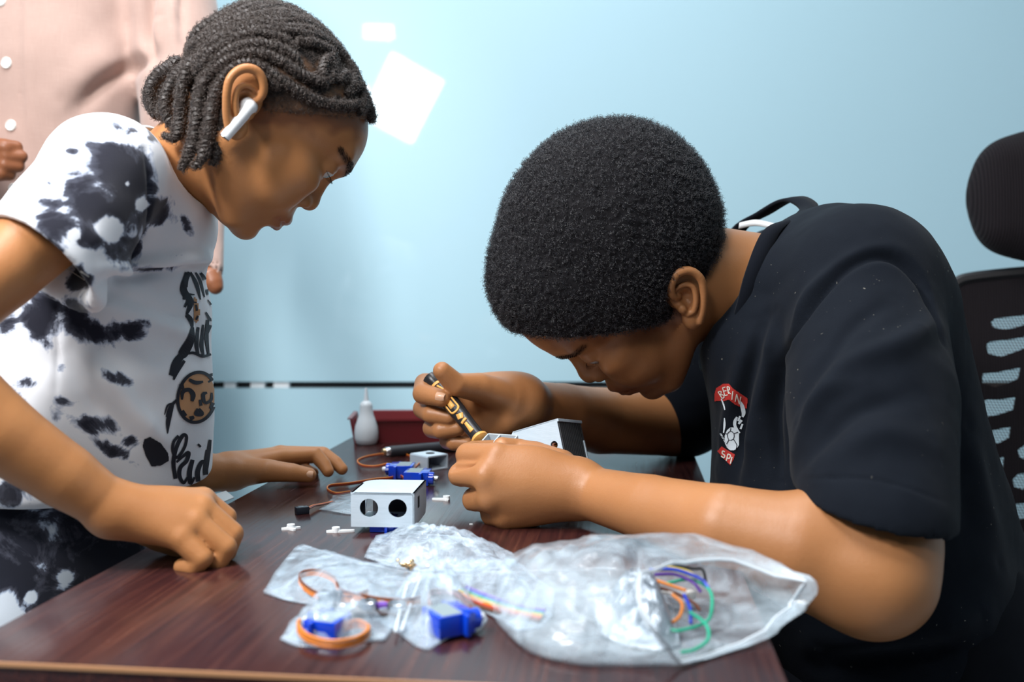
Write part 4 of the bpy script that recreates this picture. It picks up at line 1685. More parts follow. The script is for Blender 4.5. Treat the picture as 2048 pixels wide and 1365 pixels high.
# upswept hair of the drawing
for pts, w in [
    ([(372, 545), (366, 580), (380, 605), (372, 630)], [3, 7, 6, 2]), ([(380, 545), (392, 570), (400, 600)], [2, 4, 1]), ([(390, 545), (400, 565), (408, 595)], [2, 3, 1]), ([(400, 546), (408, 560), (414, 590)], [3, 4, 2]),
    ([(366, 600), (372, 590), (388, 590)], [2, 3, 1]), ([(368, 615), (376, 604), (392, 606)], [2, 3, 1]), ([(372, 630), (380, 640), (384, 655)], [4, 5, 2]), ([(378, 545), (371, 560), (370, 575)], [4, 5, 4]),
    ([(384, 655), (380, 680), (366, 706), (360, 715)], [3, 8, 10, 6]), ([(395, 655), (392, 690), (396, 712)], [3, 4, 2]), ([(405, 650), (402, 690), (406, 712)], [2, 4, 2]), ([(414, 640), (412, 675), (416, 710)], [3, 4, 2]),
    ([(424, 628), (418, 650), (408, 680)], [4, 5, 2]), ([(410, 625), (420, 640), (426, 632), (424, 615), (414, 600)], [2, 3, 3, 2, 1]), ([(372, 700), (352, 725), (342, 752)], [5, 8, 6]), ([(368, 722), (354, 742), (346, 760)], [3, 4, 2]),
    ([(420, 700), (426, 712), (429, 724)], [3, 5, 2]), ([(360, 712), (384, 706), (404, 713), (424, 708)], [2, 3, 3, 2]),
    ([(352, 800), (340, 815), (332, 835)], [2, 4, 2]), ([(346, 808), (336, 840), (334, 868)], [2, 5, 1]), ([(344, 806), (334, 812), (328, 830)], [1, 2, 1]),
    ([(413, 752), (424, 750), (433, 752)], [2, 3, 3]), ([(415, 765), (424, 760), (432, 764)], [2, 2, 2])]:
    stroke(PB, G, pts, w)
# leopard glasses lens, rim and spots
ring = [(392 + 38 * math.cos(a) - 4 * math.sin(a), 795 + 50 * math.sin(a)) for a in np.linspace(0, 2 * math.pi, 33)]
patch(PT, G, ring[:-1], 0.0006, 1.5)
stroke(PB, G, ring, 3.2, 0.0011, 2)
PT2 = MB()
patch(PT2, G, [(386, 592), (394, 596), (400, 622), (398, 645), (388, 650), (384, 630)])
PT2.build('print', MATS['print_tan'], shirt_g)
for pts, w in [([(362, 800), (364, 784), (376, 780), (384, 790), (382, 803)], [2, 4, 4, 5, 3]), ([(412, 786), (404, 790), (408, 806), (420, 800), (421, 786)], [2, 4, 3, 3, 2]), ([(398, 800), (400, 812)], [3, 3]),
               ([(394, 818), (390, 828), (402, 828), (395, 818)], [3, 4, 4, 3]), ([(376, 760), (390, 766), (404, 764)], [3, 4, 2]), ([(360, 768), (364, 778)], [5, 3]), ([(362, 822), (370, 832)], [4, 3]), ([(378, 838), (386, 834)], [5, 3]),
               ([(418, 818), (424, 806)], [3, 4]), ([(390, 610), (392, 622)], [2, 2]), ([(394, 632), (390, 640)], [2, 2])]:
    stroke(PB, G, pts, w, 0.0012)
# script lettering
for pts, w in [([(350, 958), (346, 925), (352, 895), (364, 872), (372, 874), (368, 895), (354, 915), (345, 905), (346, 885), (356, 872)], [4, 4, 4, 4, 3, 3, 3, 3, 3, 3]),
               ([(352, 925), (366, 912), (376, 906), (372, 922), (360, 935), (358, 952), (366, 966), (374, 955)], [2, 3, 4, 4, 4, 4, 3, 2]),
               ([(384, 920), (378, 945), (380, 966), (388, 955)], [4, 5, 4, 2]), ([(396, 893), (399, 890)], [4, 4]),
               ([(412, 925), (402, 925), (394, 945), (398, 968), (408, 955), (416, 905), (419, 880)], [2, 4, 5, 4, 4, 4, 3]), ([(414, 900), (410, 945), (416, 966)], [4, 5, 3]), ([(426, 880), (428, 905), (424, 930)], [3, 3, 2])]:
    stroke(PB, G, pts, w)
patch(PB, G, [(288, 878), (300, 873), (322, 886), (336, 906), (338, 922), (322, 932), (302, 934), (290, 912), (284, 892)], 0.0006, 1.2)
PB.build('print', MATS['print_black'], shirt_g)
PT.build('print', MATS['print_tan'], shirt_g)
# twin stitch lines on the sleeve hem
PS = MB()
for off in (0, 14):
    stroke(PS, G, [(-4 + off, 420 + 10 - off * 1.2), (60 + off * 0.7, 478 - off * 0.9), (120 + off * 0.6, 528 - off * 0.8), (170 + off * 0.5, 562 - off * 0.6)], 0.9, 0.0006)
PS.build('hem_stitching', MATS['stitch'], shirt_g)

# shorts in the same cloth, darker
dye_material('tie_dye_dark', (0.55, 0.62, 0.70), (0.010, 0.012, 0.022), 0.13)
S = Sculpt(0.004)
S.chain([P(140, 925, 0.965), P(110, 1060, 0.965), P(70, 1200, 0.97)], [0.095, 0.120, 0.128], 0.03)
for sd in (-1, 1):
    hp = P(40, 1230, 0.97) + np.array([0.0, 0.065 * sd, 0])
    S.cap(hp, hp + np.array([-0.02, 0, -0.17]), 0.098, 0.095, 0.03)
V, Fc = S.build()
N = normals(V, Fc)
V = V + N * (0.0035 * fbm(V, 16, 3, 6))[:, None]
dye = 0.18 + 0.42 * blots(V, [(120, 1080, 160, 80, 20, 1.0), (60, 1160, 120, 70, -20, 1.0), (200, 1120, 100, 60, -25, 1.0), (20, 1060, 70, 60, 0, 0.9), (-100, 1200, 120, 120, 0, 0.8)])
q = to_px(V)
for hx_, hy_, hr_ in ((12, 1215, 34), (62, 1195, 14), (130, 1160, 18)):
    dye -= 0.75 * np.clip(1.3 - np.hypot(q[:, 0] - hx_, q[:, 1] - hy_) / hr_, 0, 1)
new_mesh_obj('shorts', V, Fc, MATS['tie_dye_dark'], girl, attrs={'dye': dye})

# ================================================================ the grown-up standing behind
m = mat('pink_linen', (0.66, 0.40, 0.33), 0.85, spec=0.2, sheen=0.3)
t = NT(m)
v = t.coord((1, 1, 1))
wx = t.noise(t.coord((900, 60, 60)), 1, 2)
wz = t.noise(t.coord((60, 60, 900)), 1, 2)
t.base(t.mix(t.math('MULTIPLY', wx, wz), (0.43, 0.29, 0.245), (0.54, 0.39, 0.34)))
t.bump(t.math('ADD', wx, wz), 0.2, 0.0006)
mat('button_pearl', (0.80, 0.80, 0.76), 0.2, coat=0.6)
skin_material('skin_adult', (0.27, 0.098, 0.042), (0.20, 0.070, 0.030))
adult = thing('person', 'person standing behind in a pale pink buttoned linen shirt', 'person', (-0.72, 1.5, 0.0))
S = Sculpt(0.005)
S.chain([P(125, -140, 1.50), P(120, 150, 1.50), P(112, 500, 1.51), P(108, 830, 1.52)], [0.10, 0.118, 0.120, 0.124], 0.05)
S.chain([P(-105, -140, 1.50), P(-100, 150, 1.50), P(-100, 500, 1.51), P(-100, 830, 1.52)], [0.10, 0.118, 0.120, 0.124], 0.06)
S.chain([P(230, -190, 1.51), P(325, -130, 1.51), P(358, 90, 1.49), P(370, 260, 1.46)], [0.07, 0.068, 0.062, 0.060], 0.03)
S.chain([P(378, 260, 1.46), P(404, 430, 1.41), P(421, 548, 1.37)], [0.050, 0.0305, 0.0185], 0.02)
S.box(P(424, 590, 1.36), (0.05, 0.05, 0.022), basis((0.02, -0.1, 1)), rnd=0.002, k=0.002, mode='s')
S.chain([P(420, 545, 1.37), P(424, 585, 1.362)], [0.014, 0.0165], 0.003, mode='s')
S.chain([P(-215, -190, 1.51), P(-330, -110, 1.50), P(-330, 200, 1.46)], [0.07, 0.066, 0.054], 0.03)
S.chain([P(-330, 200, 1.46), P(-170, 330, 1.37), P(-60, 325, 1.34)], [0.050, 0.042, 0.036], 0.02)
S.chain([P(10, -330, 1.50), P(10, -215, 1.50)], [0.066, 0.07], 0.01, mode='s')
V, Fc = S.build()
V = smooth_mesh(V, Fc, 1)
N = normals(V, Fc)
V = crease(V, N, [
    (L((305, -60, 1.42), (292, 20, 1.42), (290, 70, 1.42), (306, 118, 1.425)), 0.009, -0.018),
    (L((312, 108, 1.42), (255, 140, 1.40), (200, 175, 1.39), (150, 225, 1.385)), 0.011, -0.010),
    (L((250, 100, 1.39), (180, 140, 1.38), (120, 200, 1.38)), 0.022, 0.006),
    (L((296, 32, 1.42), (322, 30, 1.42)), 0.004, -0.005),
    (L((350, -40, 1.42), (345, 40, 1.42), (352, 120, 1.42)), 0.010, 0.005),
    (L((365, -40, 1.42), (362, 20, 1.42), (366, 90, 1.42)), 0.006, -0.005),
    (L((60, -60, 1.37), (55, 100, 1.37), (70, 300, 1.37)), 0.010, 0.003),
    (L((42, -60, 1.37), (38, 100, 1.37), (46, 300, 1.37)), 0.0025, -0.002)], Fc)
V = V + N * (0.003 * fbm(V, 11, 3, 31))[:, None]
shirt_a = new_mesh_obj('shirt', V, Fc, MATS['pink_linen'], adult)
BVH_SA = BVHTree.FromPolygons([tuple(q) for q in V], [tuple(map(int, q)) for q in Fc])
for bx, by in ((3, 2), (13, 126), (22, 251), (28, 378), (30, 505), (30, 630), (30, 755), (-4, -120)):
    h_ = hit(BVH_SA, bx, by)
    M = basis(h_[1])
    r = 0.0078
    MB().lathe([(0.001, 0), (r, 0), (r, 0.0016), (r * 0.86, 0.0027), (r * 0.7, 0.0020), (0.001, 0.0018)], h_[0] - h_[1] * 0.0003, M, 24).build('button', MATS['button_pearl'], shirt_a, True)
# head, hands and legs
HA = Head(8, -420, 1.50, (1, 0), (0, -1), 0.70, 1.12, yaw=math.radians(90))
if HA.B[1, 0] > 0:
    HA = Head(8, -420, 1.50, (1, 0), (0, -1), 0.70, 1.12, yaw=math.radians(-90))
S = Sculpt(0.0032)
face(S, HA)
S.cap(HA(-8, 0, -30), P(10, -190, 1.50), 0.056, 0.062, 0.02)
A1 = S.build()
S = Sculpt(0.0022)
S.chain([P(422, 552, 1.366), P(427, 566, 1.362), P(431, 574, 1.360)], [0.0145, 0.0130, 0.0105], 0.004)
for dy in (0.012, 0.026, 0.038):
    S.chain([P(424, 560, 1.366 + dy * 0.4), P(429, 572, 1.364 + dy)], [0.012, 0.0085], 0.004)
A2 = S.build()
S = Sculpt(0.0022)
S.chain([P(-110, 318, 1.335), P(-50, 312, 1.325), P(-15, 312, 1.322)], [0.032, 0.026, 0.018], 0.012)
for i, (dx, dy, ln) in enumerate(((0, -8, 50), (2, 10, 58), (0, 28, 54), (-8, 44, 44))):
    S.chain([P(-18 + dx, 306 + dy, 1.322), P(10 + dx, 302 + dy, 1.314), P(-18 + ln + dx, 303 + dy * 1.05, 1.322)], [0.0125, 0.0105, 0.0085], 0.003)
S.chain([P(-60, 300, 1.318), P(-20, 290, 1.312), P(12, 296, 1.312)], [0.016, 0.0115, 0.009], 0.004)
A3 = S.build()
S = Sculpt(0.008)
for sd in (-1, 1):
    hp = P(5 + 95 * sd, 860, 1.52)
    S.chain([hp, np.array([hp[0], hp[1], 0.45]), np.array([hp[0], hp[1], 0.08])], [0.08, 0.055, 0.036], 0.03)
    S.cap(np.array([hp[0], hp[1] + 0.03, 0.05]), np.array([hp[0], hp[1] - 0.13, 0.03]), 0.035, 0.028, 0.02)
S.chain([P(10, -190, 1.50), P(10, 200, 1.51), P(8, 820, 1.52)], [0.07, 0.10, 0.10], 0.04)
S.chain([P(10, -150, 1.50), P(325, -130, 1.51), P(378, 260, 1.46), P(404, 430, 1.41), P(424, 556, 1.366)], [0.05, 0.032, 0.026, 0.018, 0.012], 0.02)
S.chain([P(10, -150, 1.50), P(-330, -110, 1.50), P(-330, 200, 1.46), P(-170, 330, 1.37), P(-90, 318, 1.335)], [0.05, 0.032, 0.028, 0.024, 0.024], 0.02)
A4 = S.build()
V, Fc = join([A1, A2, A3, A4, ear(HA, 1, h=0.002), ear(HA, -1, h=0.002)])
z0 = np.zeros(len(V))
new_mesh_obj('body', V, Fc, MATS['skin_adult'], adult, attrs={'lip': z0, 'pale': z0, 'deep': z0, 'brow': brow_attr(HA, V)})
eyes(HA, adult)
S = Sculpt(0.004)
skull(S, HA, 5)
S.ell(HA(118, 0, 30), np.array([50, 120, 76]) * HA.k, HA.R(18), k=0.006, mode='s')
S.ell(HA(60, 0, -58), np.array([72, 130, 70]) * HA.k, HA.B, k=0.006, mode='s')
S.box(HA(-40, 0, -92), np.array([110, 120, 66]) * HA.k, HA.B, rnd=0.004, k=0.008, mode='s')
V, Fc = S.build()
new_mesh_obj('hair', V, Fc, MATS['hair_black'], adult)
S = Sculpt(0.007)
for sd in (-1, 1):
    hp = P(5 + 95 * sd, 860, 1.52)
    S.chain([hp, np.array([hp[0], hp[1], 0.45]), np.array([hp[0], hp[1], 0.10])], [0.105, 0.078, 0.066], 0.04)
S.cap(P(100, 800, 1.52), P(-90, 800, 1.52), 0.11, 0.11, 0.04)
V, Fc = S.build()
new_mesh_obj('trousers', V, Fc, MATS['trousers_dark'], adult)

# ================================================================ the office chair
m = mat('chair_fabric', (0.020, 0.016, 0.019), 0.85, spec=0.12, sheen=0.05)
t = NT(m)
w = t.n('ShaderNodeTexWave', wave_type='BANDS', bands_direction='X')
w.inputs['Scale'].default_value = 95
w.inputs['Distortion'].default_value = 0.4
t.l(t.coord((1, 1, 0.15)), w.inputs['Vector'])
t.base(t.mix(w.outputs['Fac'], (0.0055, 0.0045, 0.006), (0.014, 0.011, 0.013)))
t.bump(t.math('ADD', w.outputs['Fac'], t.noise(t.coord(), 900, 2)), 0.5, 0.0012)
mat('chair_plastic', (0.007, 0.0065, 0.008), 0.45)
mat('chair_metal', (0.55, 0.56, 0.58), 0.25, metal=1.0)
# perforated net: real holes through the sheet
m = mat('chair_net', (0.055, 0.034, 0.028), 0.7)
t = NT(m)
CN = np.array([-0.30, -0.95, 0.10])
CN /= np.linalg.norm(CN)
CM = basis(CN, (1, -0.3, 0))                          # x along the back, y up the back, z out of it
tc = t.n('ShaderNodeTexCoord')
xy = []
for ax_v in (CM[:, 0] + CM[:, 1] * 0.5, CM[:, 1] * 1.12):
    dt = t.n('ShaderNodeVectorMath', operation='DOT_PRODUCT')
    dt.inputs[1].default_value = [float(q) for q in ax_v]
    t.l(tc.outputs['Object'], dt.inputs[0])
    xy.append(dt.outputs['Value'])
cx_ = t.n('ShaderNodeCombineXYZ')
t.l(xy[0], cx_.inputs[0])
t.l(xy[1], cx_.inputs[1])
vo = t.n('ShaderNodeTexVoronoi', feature='F1', voronoi_dimensions='2D')
vo.inputs['Scale'].default_value = 230
vo.inputs['Randomness'].default_value = 0.0
t.l(cx_.outputs[0], vo.inputs['Vector'])
t.l(t.math('GREATER_THAN', vo.outputs['Distance'], 0.44), t.b.inputs['Alpha'])

chair = thing('office_chair', 'black mesh office chair with headrest behind the person in black', 'chair', (0.66, 1.12, 0.0))
CO = P(2060, 850, 1.40)


def cpl(px, py, off=0.0):
    """picture point on the plane of the backrest, in its own coordinates"""
    r = ray(px, py)
    o_ = CO + CN * off
    tt = ((o_ - CAMP) @ CN) / (r @ CN)
    return CM.T @ (CAMP + r * tt - o_)


def cw(x, y, z=0.0):
    return CO + CM @ np.array([x, y, z])


edge_l = [(2040, 1330), (1990, 1220), (1950, 1080), (1922, 900), (1905, 740), (1897, 640), (1897, 604), (1901, 582), (1916, 564), (1942, 556), (2000, 549), (2060, 544), (2130, 540)]
outline = [cpl(*q)[:2] for q in edge_l]
midx = cpl(2165, 700)[0]
outline += [np.array([2 * midx - q[0], q[1]]) for q in outline[::-1]]
slots_px = [
    [(1981, 646), (1990, 637), (2030, 633), (2062, 628), (2062, 645), (2034, 655), (2008, 660), (1985, 655)],
    [(1972, 690), (1980, 684), (2030, 678), (2058, 672), (2058, 694), (2025, 706), (2002, 714), (1976, 708)],
    [(1965, 748), (1990, 746), (2020, 740), (2041, 736), (2036, 758), (2012, 768), (1990, 774), (1964, 768)],
    [(1956, 806), (1975, 800), (2005, 799), (2031, 795), (2026, 820), (2000, 829), (1975, 834), (1954, 826)],
    [(1952, 863), (1975, 864), (2005, 857), (2021, 855), (2018, 876), (2000, 886), (1975, 891), (1952, 884)],
    [(1958, 925), (1985, 922), (2008, 914), (2006, 936), (1990, 947), (1964, 951)],
    [(1968, 980), (1985, 976), (1997, 978), (1993, 998), (1982, 1004), (1968, 1000)],
    [(2035, 900), (2050, 890), (2075, 888), (2075, 912), (2050, 920), (2038, 914)],
    [(2024, 960), (2036, 948), (2070, 946), (2070, 972), (2045, 980), (2028, 974)],
    [(2014, 1018), (2030, 1008), (2070, 1006), (2070, 1032), (2040, 1040), (2018, 1032)],
    [(2014, 1076), (2028, 1064), (2070, 1066), (2070, 1092), (2040, 1098), (2018, 1090)],
    [(2026, 1130), (2040, 1120), (2075, 1122), (2075, 1146), (2050, 1150), (2030, 1144)],
]
slots = [[cpl(*q)[:2] for q in s_] for s_ in slots_px]
slots += [[np.array([2 * midx - q[0], q[1]]) for q in s_[::-1]] for s_ in slots]


def poly_prism(mb, loops, z0, z1):
    bm = bmesh.new()
    edges = []
    for lp in loops:
        vs = [bm.verts.new((float(q[0]), float(q[1]), z0)) for q in lp]
        edges += [bm.edges.new((vs[i], vs[(i + 1) % len(vs)])) for i in range(len(vs))]
    r = bmesh.ops.triangle_fill(bm, use_beauty=True, use_dissolve=False, edges=edges)
    fs = [g_ for g_ in r['geom'] if isinstance(g_, bmesh.types.BMFace)]
    e = bmesh.ops.extrude_face_region(bm, geom=fs)
    vs = [g_ for g_ in e['geom'] if isinstance(g_, bmesh.types.BMVert)]
    bmesh.ops.translate(bm, verts=vs, vec=(0, 0, z1 - z0))
    bmesh.ops.recalc_face_normals(bm, faces=bm.faces)
    mb._bm(bm, CO, CM)


mb = MB()
poly_prism(mb, [outline] + slots, -0.003, 0.003)
backrest = mb.build('backrest', MATS['chair_fabric'], chair)
for s_ in slots:
    c_ = np.mean(s_, 0)
    mb = MB()
    poly_prism(mb, [[c_ + (q - c_) * 1.05 for q in s_]], -0.0002, 0.0)
    mb.build('net_insert', MATS['chair_net'], backrest)
ol = [np.array([q[0], q[1], 0]) for q in outline]
MB().tube(catmull([cw(q[0], q[1]) for q in ol] + [cw(*ol[0][:2])], 4), 0.0085, 8).build('back_frame', MATS['chair_plastic'], chair, True)
# headrest pad on its stem
hc = cpl(2098, 396)
S = Sculpt(0.0035)
Mhd = CM
hrw = abs(cpl(2098, 396)[0] - cpl(1928, 396)[0])
hrh = abs(cpl(2098, 260)[1] - cpl(2098, 535)[1]) / 2
cc = cw(hc[0], hc[1], 0.02)
S.ell(cc, (hrw, hrh * 0.985, 0.034), Mhd, k=0.02)
S.box(cc, (hrw * 0.80, hrh * 0.74, 0.030), Mhd, rnd=0.028, k=0.03)
V, Fc = S.build()
V = smooth_mesh(V, Fc, 3)
new_mesh_obj('headrest', V, Fc, MATS['chair_fabric'], chair)
tp_ = cpl(2165, 545)
MB().tube([cw(hc[0] + 0.02, hc[1], -0.02), cw(tp_[0], hc[1] - 0.06, -0.05), cw(tp_[0], tp_[1] - 0.05, -0.045), cw(tp_[0], tp_[1] - 0.25, -0.03)], 0.016, 10).build('headrest_stem', MATS['chair_plastic'], chair, True)
# seat, lift and star base under the boy
seatc = np.array([0.52, 1.10, 0.425])
Ms = rotz(math.radians(-15))
MB().box(seatc, (0.46, 0.46, 0.075), Ms, bevel=0.03).build('seat', MATS['chair_fabric'], chair, True)
bl = cpl(2165, 1330)
MB().tube([cw(bl[0], bl[1] + 0.1, -0.02), cw(bl[0], bl[1] - 0.02, -0.03), seatc + np.array([0.1, 0.02, -0.05])], 0.02, 8).build('back_bracket', MATS['chair_plastic'], chair, True)
MB().lathe([(0.03, 0.11), (0.03, 0.25), (0.018, 0.25), (0.018, 0.395)], (seatc[0], seatc[1], 0), None, 16).build('gas_lift', MATS['chair_metal'], chair, True)
for i in range(5):
    a = 2 * math.pi * i / 5 + 0.3
    d = np.array([math.cos(a), math.sin(a), 0])
    b0 = np.array([seatc[0], seatc[1], 0.11])
    lg = MB().tube([b0, b0 + d * 0.14 + np.array([0, 0, -0.01]), b0 + d * 0.28 + np.array([0, 0, -0.04])], [0.026, 0.022, 0.016], 8).build('base_leg', MATS['chair_plastic'], chair, True)
    w_ = b0 + d * 0.28
    MB().lathe([(0.008, -0.022), (0.026, -0.02), (0.0275, 0.0), (0.026, 0.02), (0.008, 0.022)], (w_[0], w_[1], 0.0275), basis(np.array([-d[1], d[0], 0]), (0, 0, 1)), 18).build('caster', MATS['chair_plastic'], lg, True)

# ================================================================ things on the desk
m = mat('printed_plastic', (0.66, 0.76, 0.84), 0.42, spec=0.5)
t = NT(m)
w = t.n('ShaderNodeTexWave', wave_type='BANDS', bands_direction='Z')
w.inputs['Scale'].default_value = 320
w.inputs['Distortion'].default_value = 0.5
t.l(t.coord(), w.inputs['Vector'])
nn_ = t.noise(t.coord((60, 60, 400)), 1.0, 2)
t.base(t.mix(nn_, (0.46, 0.56, 0.64), (0.58, 0.67, 0.75)))
t.bump(w.outputs['Fac'], 0.12, 0.0005)
mat('printed_dark', (0.05, 0.05, 0.055), 0.5)
mat('servo_blue', (0.004, 0.055, 0.62), 0.18, coat=0.6)
mat('servo_dark_blue', (0.003, 0.03, 0.30), 0.25, coat=0.4)
mat('sticker', (0.24, 0.30, 0.32), 0.5)
mat('white_nylon', (0.82, 0.86, 0.88), 0.35)
mat('wire_orange', (0.70, 0.22, 0.03), 0.4)
mat('wire_red', (0.40, 0.045, 0.02), 0.4)
mat('wire_brown', (0.16, 0.050, 0.022), 0.4)
mat('wire_green', (0.02, 0.36, 0.22), 0.35)
mat('wire_blue', (0.015, 0.05, 0.50), 0.35)
mat('wire_yellow', (0.55, 0.42, 0.05), 0.35)
mat('wire_black', (0.012, 0.012, 0.014), 0.4)
mat('wire_white', (0.75, 0.72, 0.68), 0.4)
mat('wire_purple', (0.16, 0.06, 0.40), 0.4)
mat('brass', (0.75, 0.55, 0.32), 0.25, metal=1.0)
mat('steel', (0.62, 0.64, 0.66), 0.22, metal=1.0)
mat('handle_black', (0.018, 0.018, 0.020), 0.3)
mat('inlay_yellow', (0.78, 0.40, 0.10), 0.4)
mat('tray_red', (0.135, 0.012, 0.016), 0.35)
mat('rubber_black', (0.016, 0.018, 0.024), 0.5)
m = mat('bottle_milky', (0.74, 0.80, 0.84), 0.38, trans=0.22)
mat('paper_white', (0.80, 0.86, 0.88), 0.7)
mat('connector_black', (0.012, 0.015, 0.024), 0.35)
mat('interior_black', (0.006, 0.006, 0.008), 0.6)


def wires(path, parent, cols=('wire_brown', 'wire_red', 'wire_orange'), r=0.00062, side=None, per=8):
    """flat cable: thin wires lying next to each other"""
    c = catmull(path, per)
    out = []
    for i, cn in enumerate(cols):
        off = (i - (len(cols) - 1) / 2) * 2 * r
        pts = []
        for j, p in enumerate(c):
            tt = c[min(j + 1, len(c) - 1)] - c[max(j - 1, 0)]
            s_ = np.array([0, 0, 1.0]) if side is None else np.asarray(side, float)
            sd = s_ - tt * (s_ @ tt) / (tt @ tt + 1e-12)
            sd = sd / (np.linalg.norm(sd) + 1e-9)
            pts.append(p + sd * off)
        out.append(MB().tube(pts, r, 6).build('wire', MATS[cn], parent, True))
    return out


def servo(label, c, xdir, up=(0, 0, 1), horn=True, parent=None, group='small blue servo motors', s=1.0, tip='white_nylon'):
    """small hobby servo lying down; x runs from the case bottom to the shaft, z is its thickness"""
    x = np.asarray(xdir, float)
    x /= np.linalg.norm(x)
    z = np.asarray(up, float)
    z = z - x * (z @ x)
    z /= np.linalg.norm(z)
    M = np.stack([x, np.cross(z, x), z], 1)
    root = thing('servo_motor', label, 'servo motor', c - np.array([0, 0, 0.006]), group=group)

    def q(a, b, d):
        return np.asarray(c) + M @ (np.array([a, b, d]) * 0.001 * s)
    MB().box(q(0, 0, 0), np.array([0.0225, 0.0226, 0.0121]) * s, M, 0.0006).build('case', MATS['servo_blue'], root, True)
    MB().box(q(4.6, 0, 0), np.array([0.0024, 0.0322, 0.0118]) * s, M, 0.0003).build('mounting_tab', MATS['servo_blue'], root, True)
    Mx = np.stack([M[:, 1], M[:, 2], M[:, 0]], 1)
    MB().lathe([(0.0058 * s, 0), (0.0058 * s, 0.0045 * s), (0.0052 * s, 0.005 * s)], q(11, -5.3, 0), Mx, 20).build('gear_tower', MATS['servo_blue'], root, True)
    MB().lathe([(0.0030 * s, 0), (0.0030 * s, 0.0045 * s)], q(11, 2.2, 0), Mx, 14).build('gear_tower', MATS['servo_dark_blue'], root, True)
    MB().lathe([(0.0023 * s, 0), (0.0023 * s, 0.0034 * s), (0.0015 * s, 0.0042 * s)], q(15.8, -5.3, 0), Mx, 14).build('shaft', MATS[tip], root, True)
    MB().box(q(-2.5, 0, 6.15), np.array([0.0125, 0.021, 0.0002]) * s, M).build('sticker', MATS['sticker'], root)
    return root, q


def horn(label, c, arms, hub=0.0036, yaw_=0.0, hz=0.0045):
    """white plastic servo horn: hub with slim arms; lies on the table"""
    pts_root = MB()
    pts_root.lathe([(hub, 0), (hub, hz), (hub * 0.5, hz), (hub * 0.5, hz * 0.6), (0.0003, hz * 0.6)], c, None, 18)
    for a, ln in arms:
        d = np.array([math.cos(a + yaw_), math.sin(a + yaw_), 0])
        n = np.array([-d[1], d[0], 0])
        b0, b1 = np.asarray(c) + d * hub * 0.6, np.asarray(c) + d * ln
        v = []
        for z_ in (0.0, 0.0017):
            for p_, w_ in ((b0, 0.0030), (b1 - d * 0.0015, 0.0019), (b1, 0.0010)):
                v += [p_ + n * w_ + np.array([0, 0, z_]), p_ - n * w_ + np.array([0, 0, z_])]
        f = [(0, 2, 3, 1), (2, 4, 5, 3), (6, 7, 9, 8), (8, 9, 11, 10), (0, 6, 8, 2), (2, 8, 10, 4), (4, 10, 11, 5), (5, 11, 9, 3), (3, 9, 7, 1), (1, 7, 6, 0)]
        pts_root.add(v, f)
    o = pts_root.build('servo_horn', MATS['white_nylon'], None, True)
    return tag(o, label, 'servo horn', 'loose white servo horns')


# ---- the printed housing with two round holes
zb = TBL + 0.0065
fb = T(702, 1054, zb)
fr_ = T(829, 1056, zb)
xh = fr_ - fb
HWd = np.linalg.norm(xh)
xh /= HWd
yh = np.array([-xh[1], xh[0], 0])
yh = rotz(math.radians(-1.0)) @ yh
MBX = np.stack([xh, yh, np.array([0, 0, 1.0])], 1)
HD, HH, TH = 0.062, 0.0305, 0.0018
house = thing('sensor_housing', 'white printed housing with two round holes standing beside the plastic bags', 'housing', fb)


def hb(x, y, z):
    return fb + MBX @ np.array([x, y, z])


Mf = np.stack([xh, np.array([0, 0, 1.0]), -yh], 1)
ch = 0.003
MB().prism([(0, 0), (HWd, 0), (HWd, HH - ch), (HWd - ch, HH), (ch, HH), (0, HH - ch)], -TH, 0.0, fb, Mf,
           [(HWd * 0.285, HH * 0.555, 0.0083), (HWd * 0.735, HH * 0.555, 0.0083)]).build('front_panel', MATS['printed_plastic'], house)
rc = 0.016
tp_poly = [(0, 0), (HWd, 0), (HWd, HD)] + [(rc - rc * math.sin(a), HD - rc + rc * math.cos(a)) for a in np.linspace(0, math.pi / 2, 8)]
MB().prism(tp_poly, HH - TH, HH, fb, MBX).build('top_panel', MATS['printed_plastic'], house)
MB().box(hb(TH / 2, HD / 2 - 0.008, HH / 2), (TH, HD - 0.018, HH), MBX).build('side_panel', MATS['printed_plastic'], house)
Ms_ = np.stack([yh, np.array([0, 0, 1.0]), xh], 1)
MB().prism([(0, 0), (HD - 0.006, 0), (HD, 0.007), (HD, HH), (0, HH)], HWd - TH, HWd, fb, Ms_, None).build('side_panel', MATS['printed_plastic'], house)
MB().box(hb(HWd + 0.0002, HD * 0.32, HH * 0.62), (0.0008, 0.006, 0.010), MBX).build('side_slot', MATS['interior_black'], house)
MB().box(hb(HWd * 0.55, HD - 0.001, HH * 0.5), (HWd * 0.88, TH, HH * 0.98), MBX).build('back_panel', MATS['printed_dark'], house)  # dark colour carries the shade seen through the holes
MB().box(hb(HWd * 0.5, HD * 0.5, 0.0012), (HWd * 0.9, HD * 0.75, 0.001), MBX).build('inner_floor', MATS['printed_plastic'], house)
for xx in (TH + 0.0006, HWd - TH - 0.0006):
    MB().box(hb(xx, HD / 2 - 0.008, HH / 2), (0.0006, HD - 0.020, HH * 0.93), MBX).build('inner_shade', MATS['interior_black'], house)  # dark plates added as painted shade inside the white housing
sv, q = servo('blue servo motor lying under the white housing with two round holes', hb(0.026, 0.017, -0.0003) + np.array([0, 0, 0]), xh, s=0.98)
for o in list(sv.children):
    o.scale = (1, 1, 1)

